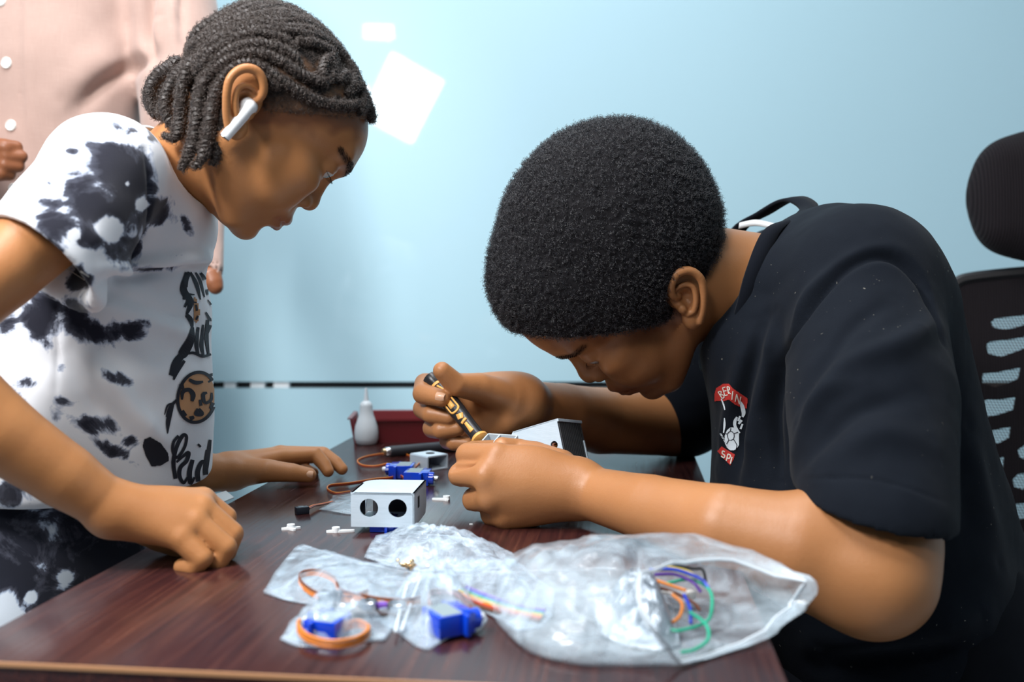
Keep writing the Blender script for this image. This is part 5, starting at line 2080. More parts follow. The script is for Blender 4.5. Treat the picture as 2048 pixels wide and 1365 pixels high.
# ---- two blue servos with their cables, further back
c1 = T(802, 945, TBL + 0.0078) + np.array([0.0, 0.012, 0])
sv1, q1 = servo('blue servo motor lying behind the other servo with white shaft pointing left', c1, (-1, 0.05, 0), s=1.22)
cab = [q1(-11, 3, 1), T(848, 921, TBL + 0.006), T(856, 932, TBL + 0.004), T(846, 925, TBL + 0.002), T(800, 908, TBL + 0.002), T(745, 912, TBL + 0.003), T(716, 922, TBL + 0.004), T(724, 932, TBL + 0.004), T(750, 934, TBL + 0.004), T(775, 929, TBL + 0.006)]
wires(cab, sv1)
c2 = T(834, 958, TBL + 0.0078) + np.array([0.0, 0.010, 0])
sv2, q2 = servo('blue servo motor with steel shaft just behind the white housing', c2, (1, -0.08, 0), tip='steel', s=1.22)
wires([q2(-11, -6, -1), T(800, 953, TBL + 0.003), T(780, 957, TBL + 0.002), T(750, 960, TBL + 0.002), T(700, 968, TBL + 0.003), T(662, 972, TBL + 0.004), T(655, 980, TBL + 0.004), T(672, 988, TBL + 0.003), T(700, 985, TBL + 0.002)], sv2)

# ---- loose connector with three wires going into a small bag
con = thing('servo_plug', 'black three pin plug at the end of orange wires', 'plug', T(604, 1022))
cm_ = T(604, 1021, TBL + 0.0035)
xa = T(640, 1012) - T(604, 1016)
xa /= np.linalg.norm(xa)
Mc = np.stack([xa, np.cross([0, 0, 1.0], xa), np.array([0, 0, 1.0])], 1)
MB().box(cm_, (0.0125, 0.0078, 0.0068), Mc, 0.0005).build('plug_body', MATS['connector_black'], con, True)
for i in (-1, 0, 1):
    MB().box(cm_ + Mc @ np.array([-0.001, i * 0.0024, 0.0034]), (0.0052, 0.0011, 0.0006), Mc).build('contact', MATS['steel'], con)
wires([cm_ + Mc @ np.array([0.006, 0, 0.0008]), T(628, 1012, TBL + 0.004), T(645, 1009, TBL + 0.003), T(668, 1004, TBL + 0.003)], con, side=Mc[:, 1], r=0.0008)

# ---- white horns
horn('white plastic servo horn with four short arms near the plug', T(582, 1059), [(0.35, 0.0085), (2.1, 0.0085), (3.5, 0.0085), (5.3, 0.0085)])
horn('white plastic servo horn with one long arm beside the housing', T(672, 1065), [(0.12, 0.0165), (3.3, 0.0085)])
horn('white plastic servo horn lying right of the housing by the fist', T(893, 1001), [(3.0, 0.015), (4.9, 0.006)])
tag(MB().box(T(942, 1049, TBL + 0.0006), (0.0032, 0.001, 0.001), None, 0.0002).build('plastic_scrap', MATS['white_nylon']), 'tiny white scrap of plastic on the desk below the fist', 'scrap')

# ---- printed bracket behind
br = thing('printed_bracket', 'small white printed servo bracket lying behind the blue servos', 'bracket', T(865, 938))
bo = T(868, 942, TBL)
xb = T(880, 936) - T(847, 940)
xb /= np.linalg.norm(xb)
xb = rotz(math.radians(8)) @ xb
Mb = np.stack([xb, np.cross([0, 0, 1.0], xb), np.array([0, 0, 1.0])], 1)
bw, bd, bh = 0.030, 0.034, 0.017
for nm, cx_, cy_, cz_, sx, sy, sz in (('bracket_top', 0, bd / 2, bh, bw, bd, 0.002), ('bracket_side', -bw / 2, bd / 2, bh / 2, 0.002, bd, bh), ('bracket_side', bw / 2, bd / 2, bh / 2, 0.002, bd, bh),
                                      ('bracket_base', 0, bd / 2, 0.001, bw, bd, 0.002), ('bracket_back', 0, bd, bh / 2, bw, 0.002, bh)):
    MB().box(bo + Mb @ np.array([cx_ + 0.006, cy_, cz_]), (sx, sy, sz), Mb, 0.0003).build(nm, MATS['printed_plastic'], br)
MB().lathe([(0.0055, 0), (0.0055, 0.0006), (0.0001, 0.0006)], bo + Mb @ np.array([0.008, bd * 0.5, bh + 0.001]), None, 18).build('bracket_hole', MATS['interior_black'], br)
for k in range(3):
    MB().box(bo + Mb @ np.array([bw / 2 + 0.0071, 0.007 + k * 0.009, bh * 0.5]), (0.0004, 0.004, 0.008), Mb).build('side_slot', MATS['interior_black'], br)

# ---- milky glue bottle
bt = thing('glue_bottle', 'milky white squeeze bottle with thin nozzle in front of the red tray', 'bottle', T(733, 891))
b0 = T(733, 889)
sc_ = b0[1] / FPX
pr = [(0.1, 0), (17, 0), (21, 3), (23.5, 12), (24, 24), (22.5, 36), (18, 50), (14.5, 60), (13, 70), (12.5, 79)]
MB().lathe([(r * sc_, z * sc_ * 1.0) for r, z in pr], b0, None, 32).build('bottle_body', MATS['bottle_milky'], bt, True)
pr = [(12.5, 78), (12, 82), (8.5, 86), (5.5, 88), (4.2, 95), (2.6, 113), (1.6, 113.5)]
MB().lathe([(r * sc_, z * sc_) for r, z in pr], b0, None, 24).build('nozzle', MATS['bottle_milky'], bt, True)

# ---- red tray
tr = thing('tray', 'dark red plastic tray at the far end of the desk', 'tray', T(860, 884))
ty0 = T(712, 886)
tx = (T(980, 884) - ty0)
tx /= np.linalg.norm(tx)
tyv = np.array([-tx[1], tx[0], 0])
Mt = np.stack([tx, tyv, np.array([0, 0, 1.0])], 1)
tw, td, thh = 0.235, 0.085, 0.034
prof = []


def tray_wall(name, a, b, lean):
    a, b = np.asarray(a, float), np.asarray(b, float)
    ln = np.asarray(lean, float)
    n = np.array([0, 0, 1.0])
    top_a, top_b = a + n * thh + ln, b + n * thh + ln
    d = ln / np.linalg.norm(ln) * 0.0028
    lip = d * 2.0
    v = [a, b, b + d, a + d, top_a, top_b, top_b + d, top_a + d, top_a + lip + n * 0.001, top_b + lip + n * 0.001, top_b + lip - n * 0.002, top_a + lip - n * 0.002]
    f = [(0, 1, 5, 4), (4, 5, 9, 8), (8, 9, 10, 11), (11, 10, 6, 7), (7, 6, 2, 3), (0, 3, 2, 1), (0, 4, 7, 3), (1, 2, 6, 5), (4, 8, 11, 7), (5, 6, 10, 9)]
    MB().add([ty0 + Mt @ q for q in v], f).build(name, MATS['tray_red'], tr)


tray_wall('tray_wall', (0, 0, 0), (tw, 0, 0), (0, -0.006, 0))
tray_wall('tray_wall', (tw, td, 0), (0, td, 0), (0, 0.006, 0))
tray_wall('tray_wall', (0, td, 0), (0, 0, 0), (-0.006, 0, 0))
tray_wall('tray_wall', (tw, 0, 0), (tw, td, 0), (0.006, 0, 0))
MB().box(ty0 + Mt @ np.array([tw / 2, td / 2, 0.0015]), (tw, td, 0.003), Mt).build('tray_base', MATS['tray_red'], tr)

# ---- black handled tool lying before the tray
tl = thing('soldering_iron', 'black tube handled tool with metal ferrule lying before the tray', 'tool', T(830, 903))
p0, p1 = T(779, 904, TBL + 0.0075), T(905, 893, TBL + 0.0075)
dd = (p1 - p0) / np.linalg.norm(p1 - p0)
Mtl = basis(dd, (0, 0, 1))
MB().lathe([(0.0066, 0), (0.0072, 0.003), (0.0072, 0.07), (0.0078, 0.1), (0.0066, 0.12)], p0, Mtl, 18).build('handle', MATS['rubber_black'], tl, True)
MB().lathe([(0.0055, -0.006), (0.0062, -0.005), (0.0062, 0.0006)], p0, Mtl, 18).build('ferrule', MATS['steel'], tl, True)
MB().lathe([(0.0048, -0.0095), (0.005, -0.006)], p0, Mtl, 14).build('ferrule', MATS['brass'], tl, True)

# ---- folded paper under the far hand
pp = [T(422, 994), T(452, 985), T(468, 998), T(440, 1010), T(420, 1012)]
mb = MB()
mb.add([q + np.array([0, 0, 0.0004]) for q in pp] + [q + np.array([0, 0, 0.0016]) for q in pp], [(4, 3, 2, 1, 0), (5, 6, 7, 8, 9)] + [(i, (i + 1) % 5, 5 + (i + 1) % 5, 5 + i) for i in range(5)])
tag(mb.build('paper_slip', MATS['paper_white']), 'small white slip of paper under the edge of the tie dye shirt', 'paper')

# ---- the screwdriver in the far hand
sd_ = thing('screwdriver', 'black and yellow precision screwdriver held upright in the hand', 'screwdriver', P(968, 889, 0.972))
s0, s1 = P(862, 757, 1.040), P(966, 886, 0.975)
dd = s1 - s0
SLn = np.linalg.norm(dd)
dd /= SLn
Msd = basis(dd, (0, -1, 0))
u = SLn / 167.0                                        # metres per pixel along the tool
MB().lathe([(0.5 * u, -2 * u), (12 * u, -1.5 * u), (16.5 * u, 2 * u), (17 * u, 7 * u), (14 * u, 17 * u), (12 * u, 22 * u)], s0, Msd, 28).build('end_cap', MATS['handle_black'], sd_, True)
MB().lathe([(12.4 * u, 21 * u), (13 * u, 22.5 * u), (13 * u, 25 * u), (12.4 * u, 26.5 * u)], s0, Msd, 28).build('ring', MATS['inlay_yellow'], sd_, True)
MB().lathe([(11.5 * u, 26 * u), (13.5 * u, 40 * u), (14.5 * u, 60 * u), (14 * u, 90 * u), (12 * u, 120 * u), (11.5 * u, 148 * u), (12 * u, 153 * u)], s0, Msd, 28).build('handle', MATS['handle_black'], sd_, True)
MB().lathe([(12 * u, 152.5 * u), (14.5 * u, 155 * u), (14.5 * u, 159 * u), (9 * u, 163 * u)], s0, Msd, 28).build('collar', MATS['inlay_yellow'], sd_, True)
MB().lathe([(4 * u, 162 * u), (4 * u, 172 * u), (2.2 * u, 173 * u), (2.2 * u, 186 * u)], s0, Msd, 14).build('blade', MATS['steel'], sd_, True)


def inlay(name, path, wd, th_=1.6):
    """raised yellow band on the grip; path of (along, round) in tool pixels"""
    c = catmull([np.array([a, b, 0.0]) for a, b in path], 5)
    v, f = [], []
    for i, p in enumerate(c):
        tt = c[min(i + 1, len(c) - 1)] - c[max(i - 1, 0)]
        tt /= np.linalg.norm(tt) + 1e-9
        n = np.array([-tt[1], tt[0]])
        w_ = wd[0] + (wd[1] - wd[0]) * i / (len(c) - 1) if hasattr(wd, '__len__') else wd
        for sg in (-1, 1):
            for up_ in (-1.0, th_):
                a, b = p[0] + n[0] * w_ * sg, p[1] + n[1] * w_ * sg
                R = float(np.interp(a, [26, 40, 60, 90, 120, 148], [11.5, 13.5, 14.5, 14, 12, 11.5])) + up_
                an = b / R
                v.append(s0 + Msd @ (np.array([R * math.cos(an), R * math.sin(an), a]) * u))
    for i in range(len(c) - 1):
        b = i * 4
        for q in ((0, 1, 5, 4), (1, 3, 7, 5), (3, 2, 6, 7), (2, 0, 4, 6)):
            f.append(tuple(b + x for x in q))
    f += [(0, 2, 3, 1), tuple(len(v) - 4 + x for x in (0, 1, 3, 2))]
    return new_mesh_obj(name, np.array(v), f, MATS['inlay_yellow'], sd_)


inlay('inlay', [(30, -2), (50, -8), (80, -9), (92, -8), (96, 0), (92, 8), (80, 9), (50, 8), (32, 4)], 1.6)
inlay('inlay', [(44, 0), (60, 0), (86, 0)], (3.4, 4.6), 1.2)
inlay('inlay', [(103, -2), (108, 0), (112, 2)], (6, 5))
inlay('inlay', [(118, -6), (119, 0), (120, 6)], 2.2)
inlay('inlay', [(124, 0), (136, 0), (144, 0)], (2.4, 4.2))

# ---- the white bracket held between thumb and finger
hbk = thing('printed_bracket', 'little white square printed frame pinched in the near hand under the screwdriver', 'bracket', P(998, 893, 0.962))
bc = P(999, 893, 0.966)
Mk = rotz(math.radians(-22)) @ rot_axis((1, 0, 0), math.radians(18))
w2, d2, h2 = 0.031, 0.022, 0.015
for nm, c_, s_ in (('frame_side', (0, -d2 / 2, 0), (w2, 0.0016, h2)), ('frame_side', (0, d2 / 2, 0), (w2, 0.0016, h2)), ('frame_side', (-w2 / 2, 0, 0), (0.0016, d2, h2)), ('frame_side', (w2 / 2, 0, 0), (0.0016, d2, h2)),
                   ('cross_bar', (-0.003, 0, 0.002), (0.0016, d2, h2 * 0.7)), ('frame_base', (0, 0, -h2 / 2), (w2, d2, 0.0016))):
    MB().box(bc + Mk @ np.array(c_), s_, Mk, 0.0003).build(nm, MATS['printed_plastic'], hbk)

# ---- the white box behind the near hand
wbx = thing('printed_box', 'white printed box with dark ribbed end standing behind the near hand', 'housing', P(1090, 925, 1.02))
p1, p2, p3 = P(1012, 868, 1.003), P(1113, 838, 0.975), P(1137, 906, 0.962)
av = p1 - p2
LA = np.linalg.norm(av)
av /= LA                                              # to the left along the front
bv_ = p3 - p2
bv_ -= av * (bv_ @ av)
LB = np.linalg.norm(bv_) * 1.25
bv_ /= np.linalg.norm(bv_)                            # down the front
cv = np.cross(av, bv_)
if cv[1] < 0:
    cv = -cv                                          # away from the viewer
LC = 0.050
Mw = np.stack([av, bv_, cv], 1)


def wq(a, b, d):
    return p2 + Mw @ np.array([a, b, d])


TW = 0.0018
front = [(0, 0), (LA * 0.86, 0), (LA, LA * 0.16), (LA, LB), (0, LB)]
mb = MB()
mb.prism([(x, y) for x, y in front], 0, TW, p2, Mw, [(0.0085, 0.0245, 0.0040)])
mb.build('front_panel', MATS['printed_plastic'], wbx)
MB().box(wq(LA * 0.43, TW / 2, LC / 2), (LA * 0.86, TW, LC), Mw, 0.0004).build('top_panel', MATS['printed_plastic'], wbx)
MB().box(wq(LA - TW / 2, LB * 0.58, LC / 2), (TW, LB * 0.84, LC), Mw, 0.0004).build('side_panel', MATS['printed_plastic'], wbx)
MB().box(wq(LA / 2, LB / 2, LC - TW / 2), (LA, LB, TW), Mw, 0.0004).build('back_panel', MATS['printed_plastic'], wbx)
MB().box(wq(TW / 2, LB / 2, LC / 2), (TW, LB, LC - 0.001), Mw, 0.0003).build('end_panel', MATS['printed_dark'], wbx)
for k in range(13):
    MB().box(wq(-0.0002, LB / 2, 0.003 + k * (LC - 0.006) / 12), (0.0012, LB * 0.96, 0.0016), Mw).build('rib', MATS['printed_dark'], wbx)
MB().box(wq(-0.0006, 0.0015, LC / 2), (0.0022, 0.003, LC), Mw, 0.0004).build('edge_strip', MATS['printed_plastic'], wbx)
MB().box(wq(-0.0008, LB * 0.72, LC * 0.93), (0.0016, LB * 0.5, 0.0022), Mw, 0.0003).build('edge_strip', MATS['printed_plastic'], wbx)
wires([wq(0.0085, 0.0245, 0.008), wq(0.0085, 0.0245, -0.001), wq(0.0078, 0.028, -0.004), wq(0.006, 0.034, -0.003)], wbx, r=0.0010, cols=('wire_orange', 'wire_brown'))

# ================================================================ plastic bags and what is in them


def film_material(name, tint, a0, a1, rough=0.16, sc=60, bmp=0.6, metal=0.0):
    m = mat(name, tint, rough, spec=0.7, coat=0.5, coat_rough=0.08, metal=metal)
    t = NT(m)
    v = t.coord()
    n = t.noise(v, sc, 2, 0.5, 1.2)
    n2 = t.noise(v, sc * 3, 2, 0.5, 0.8)
    rid = t.math('ABSOLUTE', t.math('SUBTRACT', n, 0.5))
    f = t.ramp(t.math('ADD', t.math('MULTIPLY', n, 0.7), t.math('MULTIPLY', n2, 0.3)), [(0.35, (a0, a0, a0)), (0.68, (a1, a1, a1))])
    t.l(f, t.b.inputs['Alpha'])
    t.bump(t.math('ADD', rid, t.math('MULTIPLY', n2, 0.25)), bmp, 0.004)
    return m


film_material('film_clear', (0.70, 0.86, 1.0), 0.12, 0.46, 0.08, 34, 0.8)
film_material('film_frosted', (0.72, 0.86, 0.96), 0.16, 0.48, 0.16, 26, 0.6)
film_material('film_milky', (0.72, 0.87, 1.0), 0.14, 0.55, 0.10, 40, 0.9)
m = mat('foil_silver', (0.46, 0.52, 0.58), 0.34, metal=0.6)
t = NT(m)
t.bump(t.noise(t.coord(), 90, 4, 0.6, 1.0), 0.8, 0.004)
mat('zip_strip', (0.78, 0.86, 0.92), 0.3, alpha=0.75)
mat('sleeve_grey', (0.035, 0.040, 0.052), 0.5)
mat('pcb_dark', (0.05, 0.035, 0.030), 0.45)


def resample(pts, n, closed=True):
    pts = [np.asarray(p, float) for p in pts]
    if closed:
        pts = pts + [pts[0]]
    d = [0]
    for a, b in zip(pts[:-1], pts[1:]):
        d.append(d[-1] + np.linalg.norm(b - a))
    u = np.linspace(0, d[-1], n + 1 if closed else n)
    out = np.stack([np.interp(u, d, [p[k] for p in pts]) for k in range(3)], 1)
    return out[:-1] if closed else out


def crinkle(V, amp, sc, seed):
    r = 1 - 2 * np.abs(fbm(V, sc, 3, seed))
    r2 = 1 - 2 * np.abs(fbm(V, sc * 2.3, 2, seed + 5))
    return amp * (r * 0.7 + r2 * 0.3 - 0.45)


def pillow(name, outline, hmax, material, seed, base=0.0008, rings=16, n=72, p=2.4, amp=0.28, sc=55, flange=0.86, parent=None):
    """a soft flat bag lying on the desk: outline in picture points of its edge on the table"""
    ol = resample([T(*q) for q in outline], n)
    c = ol.mean(0)
    V, Fc = [], []
    for side in (1, 0):
        b = len(V)
        for i in range(rings + 1):
            ro = i / rings
            q = c + (ol - c) * ro
            if side:
                rr = min(1.0, ro / flange)
                h_ = hmax * (1 - rr ** p)
                z = base + h_ + 0.0006
                jig = crinkle(q * np.array([1, 1, 0]) + seed, hmax * amp, sc, seed) * (1.0 if ro < 1 else 0) * (0.35 + 0.65 * (1 - rr ** 3))
                zz = np.maximum(z + jig, base + 0.0004)
                zz = zz + 0.0022 * np.clip(vnoise(q, 70, seed + 2), 0, 1) * (ro > flange)
            else:
                zz = np.full(n, base)
            V += [np.array([q[j, 0], q[j, 1], TBL + (zz[j] if hasattr(zz, '__len__') else zz)]) for j in range(n)]
        for i in range(rings):
            for j in range(n):
                k = (j + 1) % n
                f_ = (b + i * n + j, b + (i + 1) * n + j, b + (i + 1) * n + k, b + i * n + k)
                Fc.append(f_ if side else f_[::-1])
    bt, bb = rings * n, (rings + 1) * n + rings * n
    for j in range(n):
        k = (j + 1) % n
        Fc.append((bt + j, bb + j, bb + k, bt + k))
    return new_mesh_obj(name, np.array(V), Fc, material, parent)


def zip_line(bag, a, b, h_, nm='zip_strip'):
    pa, pb = T(*a, TBL + h_), T(*b, TBL + h_)
    MB().tube([pa, (pa + pb) / 2 + np.array([0, 0, 0.001]), pb], 0.0009, 6, flat=0.6).build(nm, MATS['zip_strip'], bag, True)


# bag with the orange cable and its black sleeve
bA = thing('plastic_bag', 'clear zip bag holding an orange cable with black sleeve', 'plastic bag', T(690, 1190), group='clear bags of parts')
pillow('film', [(527, 1190), (548, 1150), (590, 1098), (604, 1092), (700, 1120), (800, 1144), (868, 1152), (846, 1205), (822, 1262), (800, 1268), (740, 1240), (660, 1222), (570, 1204)], 0.013, MATS['film_clear'], 3, parent=bA)
zip_line(bA, (842, 1152), (803, 1262), 0.005)
cbl = thing('servo_cable', 'looped orange cable with black sleeve inside the left zip bag', 'cable', T(690, 1195))
wires([T(840, 1200, TBL + 0.006), T(812, 1205, TBL + 0.007), T(765, 1203, TBL + 0.008), T(715, 1194, TBL + 0.008), T(680, 1184, TBL + 0.008), T(668, 1160, TBL + 0.009), T(635, 1146, TBL + 0.009), T(603, 1150, TBL + 0.008), T(602, 1168, TBL + 0.007), T(632, 1190, TBL + 0.007), T(665, 1195, TBL + 0.0065), T(705, 1198, TBL + 0.006), T(735, 1186, TBL + 0.005)], cbl, r=0.0009, cols=('wire_orange', 'wire_orange', 'wire_brown'))
sl = T(661, 1192, TBL + 0.008)
MB().box(sl, (0.0155, 0.008, 0.006), rotz(math.radians(-6)), 0.0008).build('sleeve', MATS['sleeve_grey'], cbl, True)
pcb = thing('circuit_board', 'small dark sensor board with silver cans inside the left zip bag', 'circuit board', T(765, 1218))
pc = T(765, 1222, TBL + 0.004)
MB().box(pc, (0.040, 0.018, 0.0016), rotz(math.radians(-12)), 0.0003).build('board', MATS['pcb_dark'], pcb)
for dx in (-0.010, 0.010):
    MB().lathe([(0.0065, 0), (0.0065, 0.005), (0.0055, 0.0055), (0.0055, 0.0035), (0.0003, 0.0035)], pc + rotz(math.radians(-12)) @ np.array([dx, 0, 0.0008]), None, 20).build('sensor_can', MATS['steel'], pcb, True)
MB().box(pc + np.array([0.0, 0.002, 0.003]), (0.006, 0.006, 0.003), None, 0.0003).build('chip', MATS['wire_purple'], pcb)

# small bag, front left, with a blue servo
bB = thing('plastic_bag', 'small crinkled clear bag at the front left holding a blue servo', 'plastic bag', T(665, 1260), group='clear bags of parts')
pillow('film', [(560, 1283), (580, 1252), (608, 1222), (680, 1212), (742, 1225), (790, 1255), (770, 1285), (700, 1290), (640, 1300), (590, 1296)], 0.021, MATS['film_clear'], 8, parent=bB, amp=0.4)
svB, qB = servo('blue servo motor inside the small bag at the front left', T(655, 1252, TBL + 0.0075), (-0.95, 0.3, 0), s=0.98)
wires([qB(-10, 2, 0), T(716, 1248, TBL + 0.006), T(738, 1262, TBL + 0.006), T(715, 1281, TBL + 0.006), T(665, 1289, TBL + 0.006), T(618, 1278, TBL + 0.007), T(597, 1258, TBL + 0.009), T(600, 1246, TBL + 0.010)], svB, r=0.0010, cols=('wire_orange', 'wire_orange', 'wire_orange'))

# bag in the middle with a blue servo
bC = thing('plastic_bag', 'clear zip bag in the middle front with a bright blue servo', 'plastic bag', T(870, 1225), group='clear bags of parts')
pillow('film', [(752, 1246), (790, 1190), (815, 1160), (905, 1152), (940, 1190), (976, 1244), (958, 1268), (905, 1275), (880, 1290), (856, 1306), (830, 1296), (800, 1272)], 0.026, MATS['film_clear'], 12, parent=bC, amp=0.4)
zip_line(bC, (815, 1165), (790, 1265), 0.006)
svC, qC = servo('bright blue servo motor inside the middle front bag', T(897, 1240, TBL + 0.0095), (0.85, 0.5, 0), s=1.12)
wires([qC(-10, -4, 0), T(858, 1195, TBL + 0.010), T(880, 1186, TBL + 0.010), T(915, 1190, TBL + 0.010), T(946, 1225, TBL + 0.008), T(940, 1246, TBL + 0.007), T(905, 1262, TBL + 0.006)], svC, r=0.0009, cols=('wire_brown', 'wire_red', 'wire_brown'))

# crinkled bag behind
bD = thing('plastic_bag', 'crinkled milky bag lying in front of the white housing', 'plastic bag', T(890, 1110), group='clear bags of parts')
pillow('film', [(728, 1118), (752, 1075), (790, 1066), (900, 1074), (990, 1092), (1030, 1112), (1020, 1140), (930, 1148), (850, 1146), (780, 1138)], 0.017, MATS['film_milky'], 21, parent=bD, amp=0.5, sc=70)
for i in range(9):
    c_ = T(800 + 9 * i % 47 + random.uniform(-4, 4), 1126 + (i * 5) % 14, TBL + 0.003 + 0.002 * (i % 2))
    a = random.uniform(0, 3.1)
    MBs = MB().tube([c_ - 0.004 * np.array([math.cos(a), math.sin(a), 0]), c_ + 0.003 * np.array([math.cos(a), math.sin(a), 0]), c_ + 0.0045 * np.array([math.cos(a), math.sin(a), 0])], [0.0006, 0.0011, 0.0022], 7)
    tag(MBs.build('screw', MATS['brass']), 'tiny brass screw inside the crinkled milky bag', 'screw', 'screws in the milky bag')

# zip bag with a rainbow ribbon cable
bE = thing('plastic_bag', 'frosted zip bag with a rainbow ribbon cable in the middle', 'plastic bag', T(990, 1190), group='clear bags of parts')
pillow('film', [(868, 1152), (900, 1140), (980, 1146), (1060, 1150), (1110, 1185), (1105, 1238), (1080, 1262), (1030, 1268), (990, 1240), (930, 1212)], 0.022, MATS['film_milky'], 27, parent=bE, base=0.0012)
rib = thing('ribbon_cable', 'flat rainbow ribbon cable inside the frosted zip bag', 'cable', T(990, 1195))
wires([T(918, 1182, TBL + 0.0022), T(945, 1194, TBL + 0.0035), T(990, 1210, TBL + 0.005), T(1040, 1224, TBL + 0.005), T(1085, 1232, TBL + 0.004)], rib,
      cols=('wire_brown', 'wire_red', 'wire_orange', 'wire_yellow', 'wire_green', 'wire_blue', 'wire_purple'), r=0.0011, side=(0.35, 0.9, 0.2))

# small bag half under the housing
bS = thing('plastic_bag', 'little clear bag tucked under the left of the white housing', 'plastic bag', T(670, 1010), group='clear bags of parts')
pillow('film', [(638, 1022), (660, 1004), (668, 992), (700, 986), (735, 992), (730, 1028), (700, 1032)], 0.005, MATS['film_milky'], 33, parent=bS, rings=10, n=48)

# the big open bag
bF = thing('plastic_bag', 'large frosted open plastic bag of wires at the front right', 'plastic bag', T(1280, 1240), group='clear bags of parts')


def half_ring(nb, fb_, h_, n=26, p=2.2, lean=0.0):
    a, b = T(*nb), T(*fb_)
    out = []
    for i in range(n):
        tt = i / (n - 1)
        x = 2 * tt - 1
        hh = h_ * (1 - abs(x) ** p) ** 0.8
        q = a + (b - a) * tt
        out.append(q + np.array([lean * hh, 0, hh + 0.002]))
    for i in range(1, n - 1):
        tt = 1 - i / (n - 1)
        out.append(a + (b - a) * tt + np.array([0, 0, 0.001]))
    return out


rings_ = [half_ring((985, 1238), (1000, 1152), 0.006), half_ring((1006, 1266), (1022, 1146), 0.022), half_ring((1060, 1312), (1080, 1142), 0.034),
          half_ring((1140, 1334), (1160, 1142), 0.040), half_ring((1215, 1340), (1245, 1142), 0.043, lean=0.1)]
bot_l = [T(1604, 1166, TBL + 0.029), T(1580, 1204, TBL + 0.014), T(1534, 1264, TBL + 0.006), T(1470, 1292, TBL + 0.003), T(1400, 1318, TBL + 0.002), T(1362, 1326, TBL + 0.004)]
back_l = [T(1352, 1330, TBL + 0.003), T(1325, 1300, TBL + 0.014), P(1290, 1245, 0.605), P(1268, 1170, 0.625), P(1300, 1105, 0.655), P(1380, 1074, 0.680), P(1470, 1092, 0.680), P(1550, 1134, 0.655), T(1600, 1163, TBL + 0.030)]
top_l = [T(1362, 1326, TBL + 0.004), T(1345, 1300, TBL + 0.014), T(1312, 1262, TBL + 0.028), T(1284, 1205, TBL + 0.042), T(1284, 1155, TBL + 0.049), P(1330, 1132, 0.622), P(1400, 1124, 0.640), P(1470, 1127, 0.645), P(1545, 1152, 0.640), T(1604, 1166, TBL + 0.029)]
for lip_ in (back_l, top_l):
    rings_.append(list(resample(lip_, 26, False)) + list(resample(bot_l, 26, False)[1:-1]))
# smooth the skin between the sections
R_n = len(rings_[0])
cols_ = [catmull([rings_[k][j] for k in range(len(rings_))], 7) for j in range(R_n)]
nr = len(cols_[0])
V = np.array([[cols_[j][i] for j in range(R_n)] for i in range(nr)])
flat_ = V.reshape(-1, 3)
cr = crinkle(flat_, 0.010, 26, 41) + crinkle(flat_, 0.004, 70, 44)
fade = np.clip((flat_[:, 2] - TBL - 0.002) / 0.012, 0, 1) * np.repeat(np.clip(np.linspace(9, 0.8, nr), 0, 1), R_n)
ctr = np.repeat(V.mean(1), R_n, axis=0)
dirn = flat_ - ctr
dirn /= np.linalg.norm(dirn, axis=1, keepdims=True) + 1e-9
flat_ = flat_ + dirn * (cr * fade)[:, None]
flat_[:, 2] = np.maximum(flat_[:, 2], TBL + 0.0006)
Fc = [(i * R_n + j, i * R_n + (j + 1) % R_n, (i + 1) * R_n + (j + 1) % R_n, (i + 1) * R_n + j) for i in range(nr - 1) for j in range(R_n)]
Fc.append(tuple(range(R_n - 1, -1, -1)))
film_ = new_mesh_obj('film', flat_, Fc, MATS['film_frosted'], bF)
rim = [flat_[(nr - 1) * R_n + j] for j in range(R_n)]
MB().tube(rim + [rim[0]], 0.0012, 6).build('rolled_rim', MATS['zip_strip'], bF, True)

# silver pack and jumper wires in the big bag
fo = thing('foil_pack', 'crumpled silver foil pack inside the large open bag', 'foil pack', T(1270, 1240))
pillow('foil', [(1185, 1235), (1215, 1195), (1270, 1185), (1330, 1195), (1352, 1240), (1362, 1300), (1320, 1312), (1250, 1300), (1200, 1280)], 0.024, MATS['foil_silver'], 51, parent=fo, amp=0.5, sc=60, base=0.0022)
JW = [('wire_green', 'green jumper wire curling out of the foil pack', [(1330, 1168, .016), (1380, 1160, .020), (1418, 1180, .022), (1424, 1215, .016), (1412, 1245, .008), (1360, 1262, .006), (1335, 1258, .006)]),
      ('wire_green', 'green jumper wire looping lowest in the open bag', [(1380, 1225, .012), (1412, 1250, .012), (1416, 1280, .008), (1390, 1300, .005), (1362, 1306, .004)]),
      ('wire_blue', 'blue jumper wire arching highest in the open bag', [(1300, 1140, .022), (1350, 1140, .026), (1400, 1158, .026), (1418, 1178, .022)]),
      ('wire_blue', 'short blue jumper wire hanging inside the open bag', [(1368, 1190, .016), (1380, 1218, .012), (1382, 1248, .006)]),
      ('wire_orange', 'orange jumper wire running straight across the open bag', [(1285, 1152, .020), (1325, 1166, .020), (1372, 1182, .018)]),
      ('wire_orange', 'orange jumper wire bent like a hook by the foil', [(1345, 1190, .016), (1364, 1208, .013), (1360, 1232, .009), (1345, 1246, .006)]),
      ('wire_yellow', 'yellow jumper wire behind the blue one in the open bag', [(1330, 1134, .024), (1370, 1142, .026), (1395, 1156, .024)]),
      ('wire_black', 'black jumper wire at the back of the open bag', [(1350, 1132, .024), (1385, 1138, .026), (1405, 1140, .026), (1412, 1165, .02)]),
      ('wire_brown', 'brown jumper wire among the orange ones in the open bag', [(1295, 1172, .014), (1340, 1182, .014), (1385, 1205, .010), (1400, 1222, .006)]),
      ('wire_white', 'white jumper wire lowest by the foil pack', [(1320, 1185, .014), (1355, 1190, .012), (1375, 1205, .009)]),
      ('wire_purple', 'purple jumper wire beside the blue arch', [(1310, 1150, .018), (1350, 1150, .021), (1385, 1165, .020), (1402, 1185, .015)])]
